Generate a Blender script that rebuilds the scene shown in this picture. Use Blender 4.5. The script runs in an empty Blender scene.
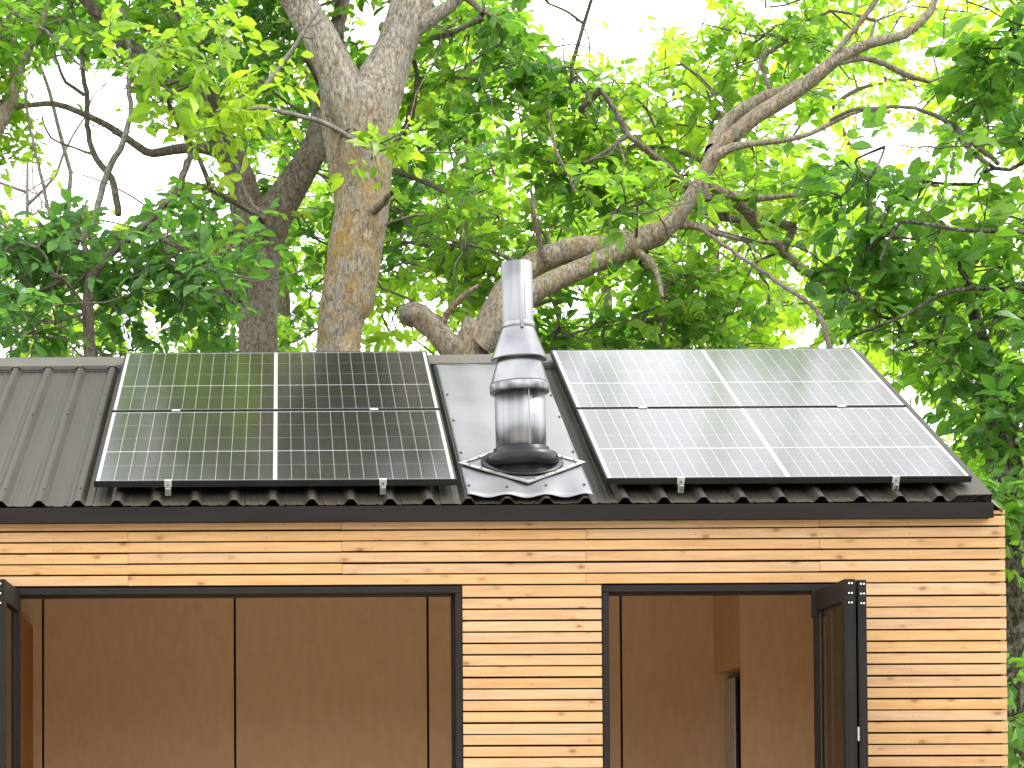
import bpy, math, random
import numpy as np
from mathutils import Vector, Matrix
RD = math.radians
random.seed(7); RNG = np.random.default_rng(11)
S = bpy.context.scene; C = S.collection

# ---------------------------------------------------------------- camera, sky, sun, exposure
F, CX, CY, CAMZ = 1984.65, 256.04, 739.46, 1.5
yaw, pitch, roll = RD(-0.82), RD(1.554), RD(-0.212)
fwd = Vector((math.sin(yaw)*math.cos(pitch), math.cos(yaw)*math.cos(pitch), math.sin(pitch)))
rgt = Vector((math.cos(yaw), -math.sin(yaw), 0)); upv = rgt.cross(fwd)
r2 = math.cos(roll)*rgt + math.sin(roll)*upv; u2 = -math.sin(roll)*rgt + math.cos(roll)*upv
cam = bpy.data.cameras.new('camera'); camo = bpy.data.objects.new('camera', cam); C.objects.link(camo)
M4 = Matrix((r2, u2, -fwd)).transposed().to_4x4(); M4.translation = Vector((0, 0, CAMZ)); camo.matrix_world = M4
cam.sensor_width = 36; cam.sensor_fit = 'HORIZONTAL'; cam.lens = F/1024*36
cam.shift_x = (512-CX)/1024; cam.shift_y = (CY-384)/1024; cam.clip_start = 0.1; cam.clip_end = 2000
S.camera = camo
SUN_EL, SUN_AZ = RD(56), RD(82)           # azimuth measured clockwise from +Y (high, from the right)
w = bpy.data.worlds.new('World'); S.world = w; w.use_nodes = True
wn, wl = w.node_tree.nodes, w.node_tree.links
bg = wn['Background']
sky = wn.new('ShaderNodeTexSky'); sky.sky_type = 'NISHITA'; sky.sun_disc = False
sky.sun_elevation = SUN_EL; sky.sun_rotation = SUN_AZ; sky.dust_density = 4.0; sky.air_density = 1.0
mixc = wn.new('ShaderNodeMix'); mixc.data_type = 'RGBA'; mixc.inputs[0].default_value = 0.8
mixc.inputs[7].default_value = (15.5, 15.8, 16.4, 1)   # bright white overcast veil over the blue
wl.new(sky.outputs[0], mixc.inputs[6]); wl.new(mixc.outputs[2], bg.inputs[0]); bg.inputs[1].default_value = 0.15
sl = bpy.data.lights.new('sun', 'SUN'); sl.energy = 2.0; sl.angle = RD(14); sl.color = (1, .95, .88)
so = bpy.data.objects.new('sun', sl); C.objects.link(so)
sd = Vector((math.sin(SUN_AZ)*math.cos(SUN_EL), math.cos(SUN_AZ)*math.cos(SUN_EL), math.sin(SUN_EL)))
so.rotation_euler = sd.to_track_quat('Z', 'Y').to_euler(); so.location = (4, -6, 12)
S.view_settings.view_transform = 'Standard'; S.view_settings.look = 'None'
S.view_settings.exposure = 0.95; S.view_settings.gamma = 1

# ---------------------------------------------------------------- measuring helpers
def at(px, py, Y):                        # the point at depth Y seen at that pixel of the survey photograph
    d = r2*((px-CX)/F) - u2*((py-CY)/F) + fwd
    t = Y/d.y
    return Vector((d.x*t, Y, CAMZ + d.z*t))
def proj(P):
    P = np.asarray(P, float).reshape(-1, 3) - np.array([0, 0, CAMZ])
    d = P@np.array(fwd)
    return np.stack([CX+F*(P@np.array(r2))/d, CY-F*(P@np.array(u2))/d], -1)

# ---------------------------------------------------------------- materials
MATS = {}
def newmat(name):
    m = bpy.data.materials.new(name); m.use_nodes = True; MATS[name] = m
    return m, m.node_tree.nodes, m.node_tree.links, m.node_tree.nodes['Principled BSDF']
def ramp(n, stops):
    r = n.new('ShaderNodeValToRGB'); e = r.color_ramp.elements
    while len(e) < len(stops): e.new(.5)
    for i, (p, c) in enumerate(stops): e[i].position = p; e[i].color = (*c, 1)
    return r
def noisy(name, c1, c2, scale=8, rough=.5, metal=0, bump=0, stretch=(1, 1, 1), detail=6, spec=.5, lo=.35, hi=.65, rvar=0, bscale=None):
    m, n, l, b = newmat(name)
    tc = n.new('ShaderNodeTexCoord'); mp = n.new('ShaderNodeMapping'); mp.inputs['Scale'].default_value = stretch
    nz = n.new('ShaderNodeTexNoise'); nz.inputs['Scale'].default_value = scale; nz.inputs['Detail'].default_value = detail
    l.new(tc.outputs['Object'], mp.inputs[0]); l.new(mp.outputs[0], nz.inputs[0])
    r = ramp(n, [(lo, c1), (hi, c2)]); l.new(nz.outputs[0], r.inputs[0]); l.new(r.outputs[0], b.inputs['Base Color'])
    b.inputs['Roughness'].default_value = rough; b.inputs['Metallic'].default_value = metal
    b.inputs['Specular IOR Level'].default_value = spec
    if rvar:
        mr = n.new('ShaderNodeMapRange'); mr.inputs[3].default_value = rough-rvar; mr.inputs[4].default_value = rough+rvar
        mr.inputs[1].default_value = .3; mr.inputs[2].default_value = .7
        l.new(nz.outputs[0], mr.inputs[0]); l.new(mr.outputs[0], b.inputs['Roughness'])
    if bump:
        bp = n.new('ShaderNodeBump'); bp.inputs['Strength'].default_value = 1; bp.inputs['Distance'].default_value = bump
        if bscale:
            n2 = n.new('ShaderNodeTexNoise'); n2.inputs['Scale'].default_value = bscale; n2.inputs['Detail'].default_value = 3
            l.new(mp.outputs[0], n2.inputs[0]); l.new(n2.outputs[0], bp.inputs['Height'])
        else: l.new(nz.outputs[0], bp.inputs['Height'])
        l.new(bp.outputs[0], b.inputs['Normal'])
    return m

NAILZ = at(530, 597.5, 9.53).z
def larch():
    m, n, l, b = newmat('larch_boards')
    tc = n.new('ShaderNodeTexCoord'); at_ = n.new('ShaderNodeAttribute'); at_.attribute_name = 'tone'
    # every board carries its own random tone, also used to shift its grain
    cmb = n.new('ShaderNodeVectorMath'); cmb.operation = 'MULTIPLY_ADD'
    cmb.inputs[1].default_value = (37, 53, 0); l.new(at_.outputs['Color'], cmb.inputs[0]); l.new(tc.outputs['Object'], cmb.inputs[2])
    mp = n.new('ShaderNodeMapping'); mp.inputs['Scale'].default_value = (1.2, 14, 14); l.new(cmb.outputs[0], mp.inputs[0])
    g = n.new('ShaderNodeTexNoise'); g.inputs['Scale'].default_value = 3.2; g.inputs['Detail'].default_value = 9; g.inputs['Roughness'].default_value = .62; g.inputs['Distortion'].default_value = .5
    l.new(mp.outputs[0], g.inputs[0])
    r1 = ramp(n, [(.25, (.365, .20, .086)), (.5, (.455, .272, .128)), (.75, (.51, .325, .158))]); l.new(g.outputs[0], r1.inputs[0])
    mpk = n.new('ShaderNodeMapping'); mpk.inputs['Scale'].default_value = (6.4, 14, 14); l.new(cmb.outputs[0], mpk.inputs[0])
    dst = n.new('ShaderNodeTexNoise'); dst.inputs['Scale'].default_value = 18; l.new(cmb.outputs[0], dst.inputs[0])
    mixv = n.new('ShaderNodeMix'); mixv.data_type = 'VECTOR'; mixv.inputs[0].default_value = .1
    l.new(mpk.outputs[0], mixv.inputs[4]); l.new(dst.outputs[1], mixv.inputs[5])
    v = n.new('ShaderNodeTexVoronoi'); v.inputs['Scale'].default_value = 1.0; v.voronoi_dimensions = '2D'
    sk = n.new('ShaderNodeSeparateXYZ'); l.new(mixv.outputs[1], sk.inputs[0]); ck = n.new('ShaderNodeCombineXYZ')
    sa = n.new('ShaderNodeMath'); sa.operation = 'ADD'; l.new(sk.outputs[1], sa.inputs[0]); l.new(sk.outputs[2], sa.inputs[1])
    l.new(sk.outputs[0], ck.inputs[0]); l.new(sa.outputs[0], ck.inputs[1]); l.new(ck.outputs[0], v.inputs[0])
    r2_ = ramp(n, [(.0, (1, 1, 1)), (.07, (.8, .8, .8)), (.13, (.25, .25, .25)), (.28, (0, 0, 0))]); l.new(v.outputs['Distance'], r2_.inputs[0])
    km = n.new('ShaderNodeMath'); km.operation = 'MULTIPLY'; l.new(r2_.outputs[0], km.inputs[0])
    sp = n.new('ShaderNodeSeparateColor'); l.new(v.outputs['Color'], sp.inputs[0])
    kk = n.new('ShaderNodeMapRange'); kk.inputs[1].default_value = .42; kk.inputs[2].default_value = .95; l.new(sp.outputs[0], kk.inputs[0]); l.new(kk.outputs[0], km.inputs[1])
    mx = n.new('ShaderNodeMix'); mx.data_type = 'RGBA'; mx.inputs[7].default_value = (.21, .09, .035, 1)
    l.new(km.outputs[0], mx.inputs[0]); l.new(r1.outputs[0], mx.inputs[6])
    hs = n.new('ShaderNodeHueSaturation'); l.new(mx.outputs[2], hs.inputs['Color'])
    sp2 = n.new('ShaderNodeSeparateColor'); l.new(at_.outputs['Color'], sp2.inputs[0])
    mr = n.new('ShaderNodeMapRange'); mr.inputs[3].default_value = .92; mr.inputs[4].default_value = 1.06; l.new(sp2.outputs[0], mr.inputs[0]); l.new(mr.outputs[0], hs.inputs['Value'])
    mr2 = n.new('ShaderNodeMapRange'); mr2.inputs[3].default_value = .93; mr2.inputs[4].default_value = 1.08; l.new(sp2.outputs[1], mr2.inputs[0]); l.new(mr2.outputs[0], hs.inputs['Saturation'])
    # nail heads in columns over the studs, one per board
    so_ = n.new('ShaderNodeSeparateXYZ'); l.new(tc.outputs['Object'], so_.inputs[0])
    def mt(op, a, c=0.0):
        k = n.new('ShaderNodeMath'); k.operation = op
        for i, q in enumerate((a, c)):
            if isinstance(q, (int, float)): k.inputs[i].default_value = q
            else: l.new(q, k.inputs[i])
        return k.outputs[0]
    jx = mt('MULTIPLY', sp2.outputs[1], .014)
    dx = mt('MULTIPLY', mt('SUBTRACT', mt('FRACT', mt('DIVIDE', mt('SUBTRACT', mt('ADD', so_.outputs[0], jx), .955-.2565), .513)), .5), .513)
    jz = mt('MULTIPLY', sp2.outputs[0], .008)
    dz = mt('MULTIPLY', mt('SUBTRACT', mt('FRACT', mt('DIVIDE', mt('SUBTRACT', mt('ADD', so_.outputs[2], jz), NAILZ), .0548)), .5), .0548)
    dd = mt('SQRT', mt('ADD', mt('MULTIPLY', dx, dx), mt('MULTIPLY', dz, dz)))
    nm = mt('MULTIPLY', mt('LESS_THAN', dd, .0027), .7)
    mn = n.new('ShaderNodeMix'); mn.data_type = 'RGBA'; mn.inputs[7].default_value = (.10, .05, .03, 1); l.new(nm, mn.inputs[0]); l.new(hs.outputs[0], mn.inputs[6])
    l.new(mn.outputs[2], b.inputs['Base Color']); b.inputs['Roughness'].default_value = .62; b.inputs['Specular IOR Level'].default_value = .3
    bp = n.new('ShaderNodeBump'); bp.inputs['Distance'].default_value = .0015; l.new(g.outputs[0], bp.inputs['Height']); l.new(bp.outputs[0], b.inputs['Normal'])
    return m

def bark(name, dark, light, lichen=0.0, lo=0, hi=9, scale=1.0):
    m, n, l, b = newmat(name)
    tc = n.new('ShaderNodeTexCoord')
    mp = n.new('ShaderNodeMapping'); mp.inputs['Scale'].default_value = (36*scale, 36*scale, 15*scale); l.new(tc.outputs['Object'], mp.inputs[0])
    nz = n.new('ShaderNodeTexNoise'); nz.inputs['Scale'].default_value = 1.2; nz.inputs['Detail'].default_value = 9; nz.inputs['Roughness'].default_value = .72; nz.inputs['Distortion'].default_value = .8
    l.new(mp.outputs[0], nz.inputs[0])
    r = ramp(n, [(.36, tuple(c*.55 for c in dark)), (.46, dark), (.57, light), (.72, tuple(min(1, c*1.3) for c in light))]); l.new(nz.outputs[0], r.inputs[0])
    # pale grey crust in patches
    n2 = n.new('ShaderNodeTexNoise'); n2.inputs['Scale'].default_value = 5; n2.inputs['Detail'].default_value = 8; n2.inputs['Roughness'].default_value = .7
    l.new(tc.outputs['Object'], n2.inputs[0])
    rr = ramp(n, [(.52, (0, 0, 0)), (.62, (.6, .6, .6))]); l.new(n2.outputs[0], rr.inputs[0])
    mx = n.new('ShaderNodeMix'); mx.data_type = 'RGBA'; mx.inputs[7].default_value = (.52, .50, .45, 1)
    l.new(rr.outputs[0], mx.inputs[0]); l.new(r.outputs[0], mx.inputs[6]); out = mx.outputs[2]
    if lichen:
        n3 = n.new('ShaderNodeTexNoise'); n3.inputs['Scale'].default_value = 7.5; n3.inputs['Detail'].default_value = 9; n3.inputs['Roughness'].default_value = .74
        mp3 = n.new('ShaderNodeMapping'); mp3.inputs['Scale'].default_value = (1.2, 1.2, .8); mp3.inputs['Location'].default_value = (3.1, .4, 1.7)
        l.new(tc.outputs['Object'], mp3.inputs[0]); l.new(mp3.outputs[0], n3.inputs[0])
        r3 = ramp(n, [(.42, (0, 0, 0)), (.53, (.45, .45, .45)), (.62, (.9, .9, .9))]); l.new(n3.outputs[0], r3.inputs[0])
        sx = n.new('ShaderNodeSeparateXYZ'); l.new(tc.outputs['Object'], sx.inputs[0])
        mr = n.new('ShaderNodeMapRange'); mr.inputs[1].default_value = lo-.5; mr.inputs[2].default_value = lo; l.new(sx.outputs[2], mr.inputs[0])
        mr2 = n.new('ShaderNodeMapRange'); mr2.inputs[1].default_value = hi; mr2.inputs[2].default_value = hi+.7; mr2.inputs[3].default_value = 1; mr2.inputs[4].default_value = .12; l.new(sx.outputs[2], mr2.inputs[0])
        k = n.new('ShaderNodeMath'); k.operation = 'MULTIPLY'; l.new(mr.outputs[0], k.inputs[0]); l.new(mr2.outputs[0], k.inputs[1])
        k2 = n.new('ShaderNodeMath'); k2.operation = 'MULTIPLY'; l.new(k.outputs[0], k2.inputs[0]); l.new(r3.outputs[0], k2.inputs[1])
        k3 = n.new('ShaderNodeMath'); k3.operation = 'MULTIPLY'; k3.inputs[1].default_value = lichen; kb = n.new('ShaderNodeMapRange'); kb.inputs[1].default_value = .30; kb.inputs[2].default_value = .50; l.new(nz.outputs[0], kb.inputs[0]); kc = n.new('ShaderNodeMath'); kc.operation = 'MULTIPLY'; l.new(k2.outputs[0], kc.inputs[0]); l.new(kb.outputs[0], kc.inputs[1]); l.new(kc.outputs[0], k3.inputs[0])
        m2 = n.new('ShaderNodeMix'); m2.data_type = 'RGBA'; m2.inputs[7].default_value = (.55, .32, .055, 1)
        l.new(k3.outputs[0], m2.inputs[0]); l.new(out, m2.inputs[6]); out = m2.outputs[2]
    l.new(out, b.inputs['Base Color']); b.inputs['Roughness'].default_value = .9; b.inputs['Specular IOR Level'].default_value = .2
    bp = n.new('ShaderNodeBump'); bp.inputs['Distance'].default_value = .07; bp.inputs['Strength'].default_value = 1
    l.new(nz.outputs[0], bp.inputs['Height']); l.new(bp.outputs[0], b.inputs['Normal'])
    return m

def leafmat(name, stops, trans=.5, tboost=1.5):
    m, n, l, b = newmat(name)
    a = n.new('ShaderNodeAttribute'); a.attribute_name = 'tone'
    r = ramp(n, stops); l.new(a.outputs['Fac'], r.inputs[0])
    l.new(r.outputs[0], b.inputs['Base Color']); b.inputs['Roughness'].default_value = .42; b.inputs['Specular IOR Level'].default_value = .45
    tr = n.new('ShaderNodeBsdfTranslucent')
    hs = n.new('ShaderNodeMix'); hs.data_type = 'RGBA'; hs.blend_type = 'MULTIPLY'; hs.inputs[0].default_value = 1
    hs.inputs[7].default_value = (tboost*1.25, tboost*1.3, tboost*.55, 1); l.new(r.outputs[0], hs.inputs[6]); l.new(hs.outputs[2], tr.inputs[0])
    ms = n.new('ShaderNodeMixShader'); ms.inputs[0].default_value = trans
    l.new(b.outputs[0], ms.inputs[1]); l.new(tr.outputs[0], ms.inputs[2]); l.new(ms.outputs[0], n['Material Output'].inputs[0])
    return m

def solar():
    m, n, l, b = newmat('solar_cells')
    uv = n.new('ShaderNodeAttribute'); uv.attribute_name = 'cell'      # metres across / up the module
    sx = n.new('ShaderNodeSeparateXYZ'); l.new(uv.outputs['Vector'], sx.inputs[0])
    def mth(op, a, c=None, cl=False):
        k = n.new('ShaderNodeMath'); k.operation = op; k.use_clamp = cl
        for i, v in enumerate((a, c)):
            if v is None: continue
            if isinstance(v, (int, float)): k.inputs[i].default_value = v
            else: l.new(v, k.inputs[i])
        return k.outputs[0]
    # distance to the centre bar, fold the two halves together
    u = mth('ABSOLUTE', mth('SUBTRACT', sx.outputs[0], .877))         # 0 centre .. .877 edge
    v = sx.outputs[1]
    cu = mth('DIVIDE', mth('SUBTRACT', u, .009), .0702)                # cell index 0..12
    cv = mth('DIVIDE', mth('SUBTRACT', v, .022), .2104)
    def line(c, pitch, wid):
        f = mth('FRACT', c); d = mth('MULTIPLY', mth('SUBTRACT', .5, mth('ABSOLUTE', mth('SUBTRACT', f, .5))), pitch)
        return mth('LESS_THAN', d, wid)
    lu = line(cu, .0702, .0017); lv = line(cv, .2104, .0015)
    bold = mth('LESS_THAN', mth('ABSOLUTE', mth('SUBTRACT', v, .022+.2104*2)), .0042)
    out_u = mth('ADD', mth('LESS_THAN', u, .009), mth('GREATER_THAN', u, .009+.0702*12)); 
    out_v = mth('ADD', mth('LESS_THAN', v, .016), mth('GREATER_THAN', v, .022+.2104*5+.003))
    white = mth('ADD', mth('ADD', mth('MULTIPLY', lu, .44), mth('MULTIPLY', lv, .38), False), mth('ADD', mth('MULTIPLY', bold, .6), mth('ADD', mth('MULTIPLY', out_u, 1), mth('MULTIPLY', out_v, .5))), True)
    nz = n.new('ShaderNodeTexNoise'); nz.inputs['Scale'].default_value = 160; l.new(uv.outputs['Vector'], nz.inputs[0])
    dark = ramp(n, [(.4, (.010, .009, .009)), (.65, (.026, .022, .020))]); l.new(nz.outputs[0], dark.inputs[0])
    mx = n.new('ShaderNodeMix'); mx.data_type = 'RGBA'; mx.inputs[7].default_value = (.34, .335, .32, 1)
    l.new(white, mx.inputs[0]); l.new(dark.outputs[0], mx.inputs[6]); l.new(mx.outputs[2], b.inputs['Base Color'])
    b.inputs['Roughness'].default_value = .13; b.inputs['IOR'].default_value = 1.55
    n4 = n.new('ShaderNodeTexNoise'); n4.inputs['Scale'].default_value = 3; n4.inputs['Detail'].default_value = 5; l.new(uv.outputs['Vector'], n4.inputs[0])
    mr = n.new('ShaderNodeMapRange'); mr.inputs[3].default_value = .09; mr.inputs[4].default_value = .2; l.new(n4.outputs[0], mr.inputs[0]); l.new(mr.outputs[0], b.inputs['Roughness'])
    return m

M = dict(
 larch=larch(), solar=solar(),
 membrane=noisy('black_membrane', (.008, .005, .004), (.014, .009, .007), rough=.9, spec=.1),
 roof=noisy('grey_roof_steel', (.028, .0235, .0165), (.038, .0325, .024), scale=2.2, rough=.5, bump=.0006, stretch=(3, 1, 1), spec=.17, rvar=.07, bscale=9),
 ridge=noisy('ridge_steel', (.065, .057, .045), (.078, .069, .056), scale=4, rough=.5, spec=.2),
 fascia=noisy('dark_brown_fascia', (.0095, .0065, .005), (.0135, .0095, .0075), scale=3, rough=.6, spec=.15, stretch=(.6, 1, 3)),
 alu=noisy('bare_aluminium', (.175, .175, .18), (.20, .20, .205), scale=2.5, rough=.5, metal=1, bump=.002, bscale=3.2, rvar=.08),
 steel=noisy('brushed_stainless_steel', (.17, .17, .17), (.26, .26, .26), scale=5, rough=.42, metal=1, stretch=(9, 9, .12), rvar=.08, bump=.0004),
 steel_b=noisy('bright_stainless_steel', (.15, .15, .155), (.23, .23, .23), scale=6, rough=.3, metal=1, bump=.0008, bscale=14),
 galv=noisy('galvanised_trim', (.10, .10, .10), (.26, .26, .26), scale=20, rough=.4, metal=1, bump=.001),
 rubber=noisy('black_rubber', (.006, .006, .006), (.011, .011, .011), scale=20, rough=.34, bump=.0004, spec=.2),
 black=noisy('black_anodised', (.005, .005, .005), (.009, .009, .009), rough=.5, spec=.2),
 hole=noisy('screw_head', (.02, .018, .016), (.04, .036, .03), rough=.5),
 clamp=noisy('clamp_aluminium', (.30, .30, .27), (.45, .45, .41), scale=60, rough=.4, metal=.7, bump=.001),
 frame=noisy('anthracite_frame', (.0125, .0098, .008), (.016, .0128, .0105), scale=5, rough=.6, spec=.14),
 ply=noisy('birch_plywood', (.595, .385, .207), (.645, .425, .237), scale=5, rough=.6, stretch=(4, 4, 1.6), detail=10, spec=.25),
 plyred=noisy('red_brown_plywood', (.33, .15, .05), (.40, .19, .07), scale=3, rough=.6, stretch=(4, 4, .6)),
 fridge=noisy('fridge_steel', (.50, .48, .44), (.58, .56, .52), scale=4, rough=.35, metal=.3),
 floor=noisy('oak_floor', (.48, .33, .2), (.56, .4, .25), scale=4, stretch=(1, 6, 1), rough=.5),
 ceil=noisy('plywood_ceiling', (.5, .34, .2), (.56, .4, .25), scale=3, rough=.7),
 bounce_terrace=noisy('pale_bounce_gravel', (.34, .32, .28), (.50, .47, .42), scale=60, rough=.9, bump=.01),
 soil=noisy('forest_floor', (.035, .045, .015), (.10, .09, .05), scale=1.5, detail=10, rough=.95, bump=.05),
 rivet=noisy('rivet_steel', (.7, .7, .68), (.85, .85, .82), rough=.35, metal=.5),
 core=noisy('render_board', (.2, .2, .2), (.25, .25, .25), rough=.9),
)
def glassmat():
    m, n, l, b = newmat('window_glass')
    b.inputs['Base Color'].default_value = (.42, .42, .38, 1); b.inputs['Roughness'].default_value = .02
    b.inputs['Transmission Weight'].default_value = 1; b.inputs['IOR'].default_value = 1.45
    nz = n.new('ShaderNodeTexNoise'); nz.inputs['Scale'].default_value = 2; tc = n.new('ShaderNodeTexCoord'); l.new(tc.outputs['Object'], nz.inputs[0])
    bp = n.new('ShaderNodeBump'); bp.inputs['Distance'].default_value = .0002; l.new(nz.outputs[0], bp.inputs['Height']); l.new(bp.outputs[0], b.inputs['Normal'])
    return m
M['glass'] = glassmat()
M['bark_lichen'] = bark('lichen_bark', (.30, .26, .20), (.60, .54, .44), lichen=1.0, lo=3.6, hi=6.1)
M['bark_grey'] = bark('grey_bark', (.30, .255, .19), (.58, .50, .39), lichen=.45, lo=3, hi=12)
M['bark_dark'] = bark('dark_furrowed_bark', (.23, .18, .135), (.44, .36, .28), scale=1.1)
M['bark_twig'] = bark('twig_bark', (.22, .175, .13), (.42, .35, .27), scale=2)
M['bark_pale'] = bark('pale_dead_wood', (.28, .25, .20), (.50, .46, .38), scale=2)
M['bark_pink'] = bark('pinkish_bark', (.34, .26, .23), (.55, .45, .40), scale=2)
M['bark_moss'] = bark('mossy_bark', (.05, .05, .025), (.17, .16, .11), scale=.9)
G = lambda k=1: [(0, (.040*k, .105*k, .024*k)), (.35, (.078*k, .185*k, .030*k)), (.7, (.165*k, .29*k, .036*k)), (1, (.30*k, .41*k, .045*k))]
M['leaf_mid'] = leafmat('walnut_leaves', G(1.0), .5, 1.65)
M['leaf_cool'] = leafmat('cool_green_leaves', [(0, (.045, .115, .036)), (.5, (.095, .215, .05)), (1, (.18, .32, .055))], .5, 1.7)
M['leaf_far'] = leafmat('backlit_leaves', [(0, (.055, .14, .03)), (.5, (.14, .27, .036)), (1, (.27, .39, .05))], .58, 1.75)

# ---------------------------------------------------------------- mesh builder
class MB:
    def __init__(s): s.v = []; s.f = []; s.tone = []; s.sm = []
    def quadmesh(s, vs, fs, tone=None, smooth=False):
        b = len(s.v); s.v += [tuple(x) for x in vs]; s.f += [tuple(i+b for i in f) for f in fs]
        s.tone += [tone or (0, 0, 0)]*len(vs); s.sm += [smooth]*len(fs); return s
    def box(s, x0, x1, y0, y1, z0, z1, tone=None, T=None):
        vs = [Vector((x, y, z)) for x in (x0, x1) for y in (y0, y1) for z in (z0, z1)]
        if T: vs = [T(*p) for p in vs]
        return s.quadmesh(vs, [(0, 1, 3, 2), (4, 6, 7, 5), (0, 4, 5, 1), (2, 3, 7, 6), (0, 2, 6, 4), (1, 5, 7, 3)], tone)
    def lathe(s, prof, n=48, T=None, cap=True):
        vs = []; fs = []
        for r, z in prof:
            for i in range(n):
                a = 2*math.pi*i/n; vs.append(Vector((r*math.cos(a), r*math.sin(a), z)))
        for k in range(len(prof)-1):
            for i in range(n):
                j = (i+1) % n; fs.append((k*n+i, k*n+j, (k+1)*n+j, (k+1)*n+i))
        if cap: fs.append(tuple(reversed(range(n)))); fs.append(tuple(range((len(prof)-1)*n, len(prof)*n)))
        if T: vs = [T(*p) for p in vs]
        return s.quadmesh(vs, fs, None, True)
    def prism(s, poly, a0, a1, T):        # polygon in (u, v), extruded along the third argument
        n = len(poly); vs = [T(u, v, a0) for u, v in poly]+[T(u, v, a1) for u, v in poly]
        fs = [(i, (i+1) % n, n+(i+1) % n, n+i) for i in range(n)]+[tuple(reversed(range(n))), tuple(range(n, 2*n))]
        return s.quadmesh(vs, fs)
    def build(s, name, mat, parent=None, bevel=0, solid=0):
        me = bpy.data.meshes.new(name); me.from_pydata(s.v, [], s.f); me.materials.append(mat)
        a = me.attributes.new('tone', 'FLOAT_COLOR', 'POINT')
        a.data.foreach_set('color', np.array([(*t, 1) for t in s.tone], 'f').ravel())
        me.polygons.foreach_set('use_smooth', s.sm); me.update()
        o = bpy.data.objects.new(name, me); C.objects.link(o)
        if parent: o.parent = parent; o.matrix_parent_inverse = Matrix.Translation(-parent.location)
        if solid:
            md = o.modifiers.new('solid', 'SOLIDIFY'); md.thickness = solid; md.offset = -1
        if bevel:
            md = o.modifiers.new('bevel', 'BEVEL'); md.width = bevel; md.segments = 2; md.limit_method = 'ANGLE'
        return o
def tag(o, label=None, cat=None, group=None, kind=None):
    for k, v in (('label', label), ('category', cat), ('group', group), ('kind', kind)):
        if v: o[k] = v
    return o
def empty(name, loc, label, cat, group=None):
    o = bpy.data.objects.new(name, None); C.objects.link(o); o.location = loc
    return tag(o, label, cat, group)

# ---------------------------------------------------------------- ground
g = MB(); N = 60
def gz(x, y): return 0.0 if abs(x) < 7 and y < 17 else min(1, max(0, (abs(x)-7)/10 if abs(x) > 7 else (y-17)/10))*.5*math.sin(x*.21+1)*math.cos(y*.17)
xs = [-600, -300, -120]+list(np.linspace(-60, 60, N))+[120, 300, 600]; ys = xs
vs = [(x, y, gz(x, y)) for x in xs for y in ys]; n_ = len(ys)
g.quadmesh(vs, [(i*n_+j, (i+1)*n_+j, (i+1)*n_+j+1, i*n_+j+1) for i in range(len(xs)-1) for j in range(n_-1)], None, True)
tag(g.build('ground', M['soil']), kind='structure')
tag(MB().quadmesh([(-7, -8, .004), (6.5, -8, .004), (6.5, 9.4, .004), (-7, 9.4, .004)], [(0, 1, 2, 3)]).build('bounce_terrace', M['bounce_terrace']), kind='structure')  # unseen pale apron, added to bounce light onto front and interior

hb = MB(); nx, ny = 50, 14; vs = []  # unseen bank behind the camera, added to dim front light and reflections
for i in range(nx+1):
    for j in range(ny+1):
        x = -110+220*i/nx; y = -26-50*j/ny
        vs.append((x, y, -.2+11*math.sin(math.pi*min(1, j/ny*1.4)/2)*(1+.18*math.sin(x*.09)+.12*math.sin(x*.31+y*.2))))
hb.quadmesh(vs, [(i*(ny+1)+j, i*(ny+1)+j+1, (i+1)*(ny+1)+j+1, (i+1)*(ny+1)+j) for i in range(nx) for j in range(ny)], None, True)
tag(hb.build('light_block_hills', M['soil']), kind='structure')

# ---------------------------------------------------------------- the cabin
TH = RD(28.587); CT, ST = math.cos(TH), math.sin(TH)
YE = 9.50; E0 = at(300, 504.6, YE); ZE = E0.z
def rp(x, s, n): return Vector((x, YE+s*CT-n*ST, ZE+s*ST+n*CT))      # roof frame: across, up the slope, off the pan
SR = 2.40                                                             # slope length to the ridge
YW = 9.53
XL = -3.6; XR = at(1005.5, 560, YW).x
YB = YE+2*SR*CT-.03
cabin = empty('garden_cabin', (0, YW, 0), 'timber clad garden cabin with a grey ribbed metal roof and two open doorways', 'cabin')

# slat cladding
zl = at(30, 575.9, YW).z; PIT = .05455
fl = (at(10, 587.3, YW).z+at(800, 584.6, YW).z)/2                     # top of the door frames
ztop = at(30, 522.4, YW).z
XO = [(-1.36, at(461.6, 600, YW).x), (at(602.3, 600, YW).x, 2.70)]    # the two openings (outside of frame)
XO[0] = (at(3, 600, YW).x, XO[0][1])
mb = MB()
rt = random.Random(3)
zf_ = at(530, 597.5, YW).z
edges = [zl+.0535*i for i in range(6, -1, -1)]+[at(30, 587.2, YW).z]+[zf_-.0548*i for i in range(0, 60)]
for k, (e1, e0) in enumerate(zip(edges, edges[1:])):
    zb = e0+.0042; zt = e1-.0042
    if zt < .16: break
    if zb > ztop+.02: continue
    if zb > fl-.012: segs = [(XL, XR)]
    else: segs = [(XL, XO[0][0]-.003), (XO[0][1]+.003, XO[1][0]-.003), (XO[1][1]+.003, XR)]
    zt = min(zt, ztop+.03)
    for a, b_ in segs:
        cuts = [a]
        if b_-a > 3:
            odd = k % 2
            for c in ([at(342, 560, YW).x, at(820, 560, YW).x] if odd else [at(128, 560, YW).x, at(586, 560, YW).x]):
                if a < c < b_: cuts.append(c)
        cuts.append(b_)
        for c0, c1 in zip(cuts, cuts[1:]):
            j = rt.uniform(-.0015, .0015); yj = rt.uniform(-.0012, .0012)
            mb.box(c0+.0006, c1-.0006+(rt.uniform(-.002, .002) if c1 == XR else 0), YW+yj, YW+.02, zb+j, zt+j, (rt.random(), rt.random(), rt.random()))
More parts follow.
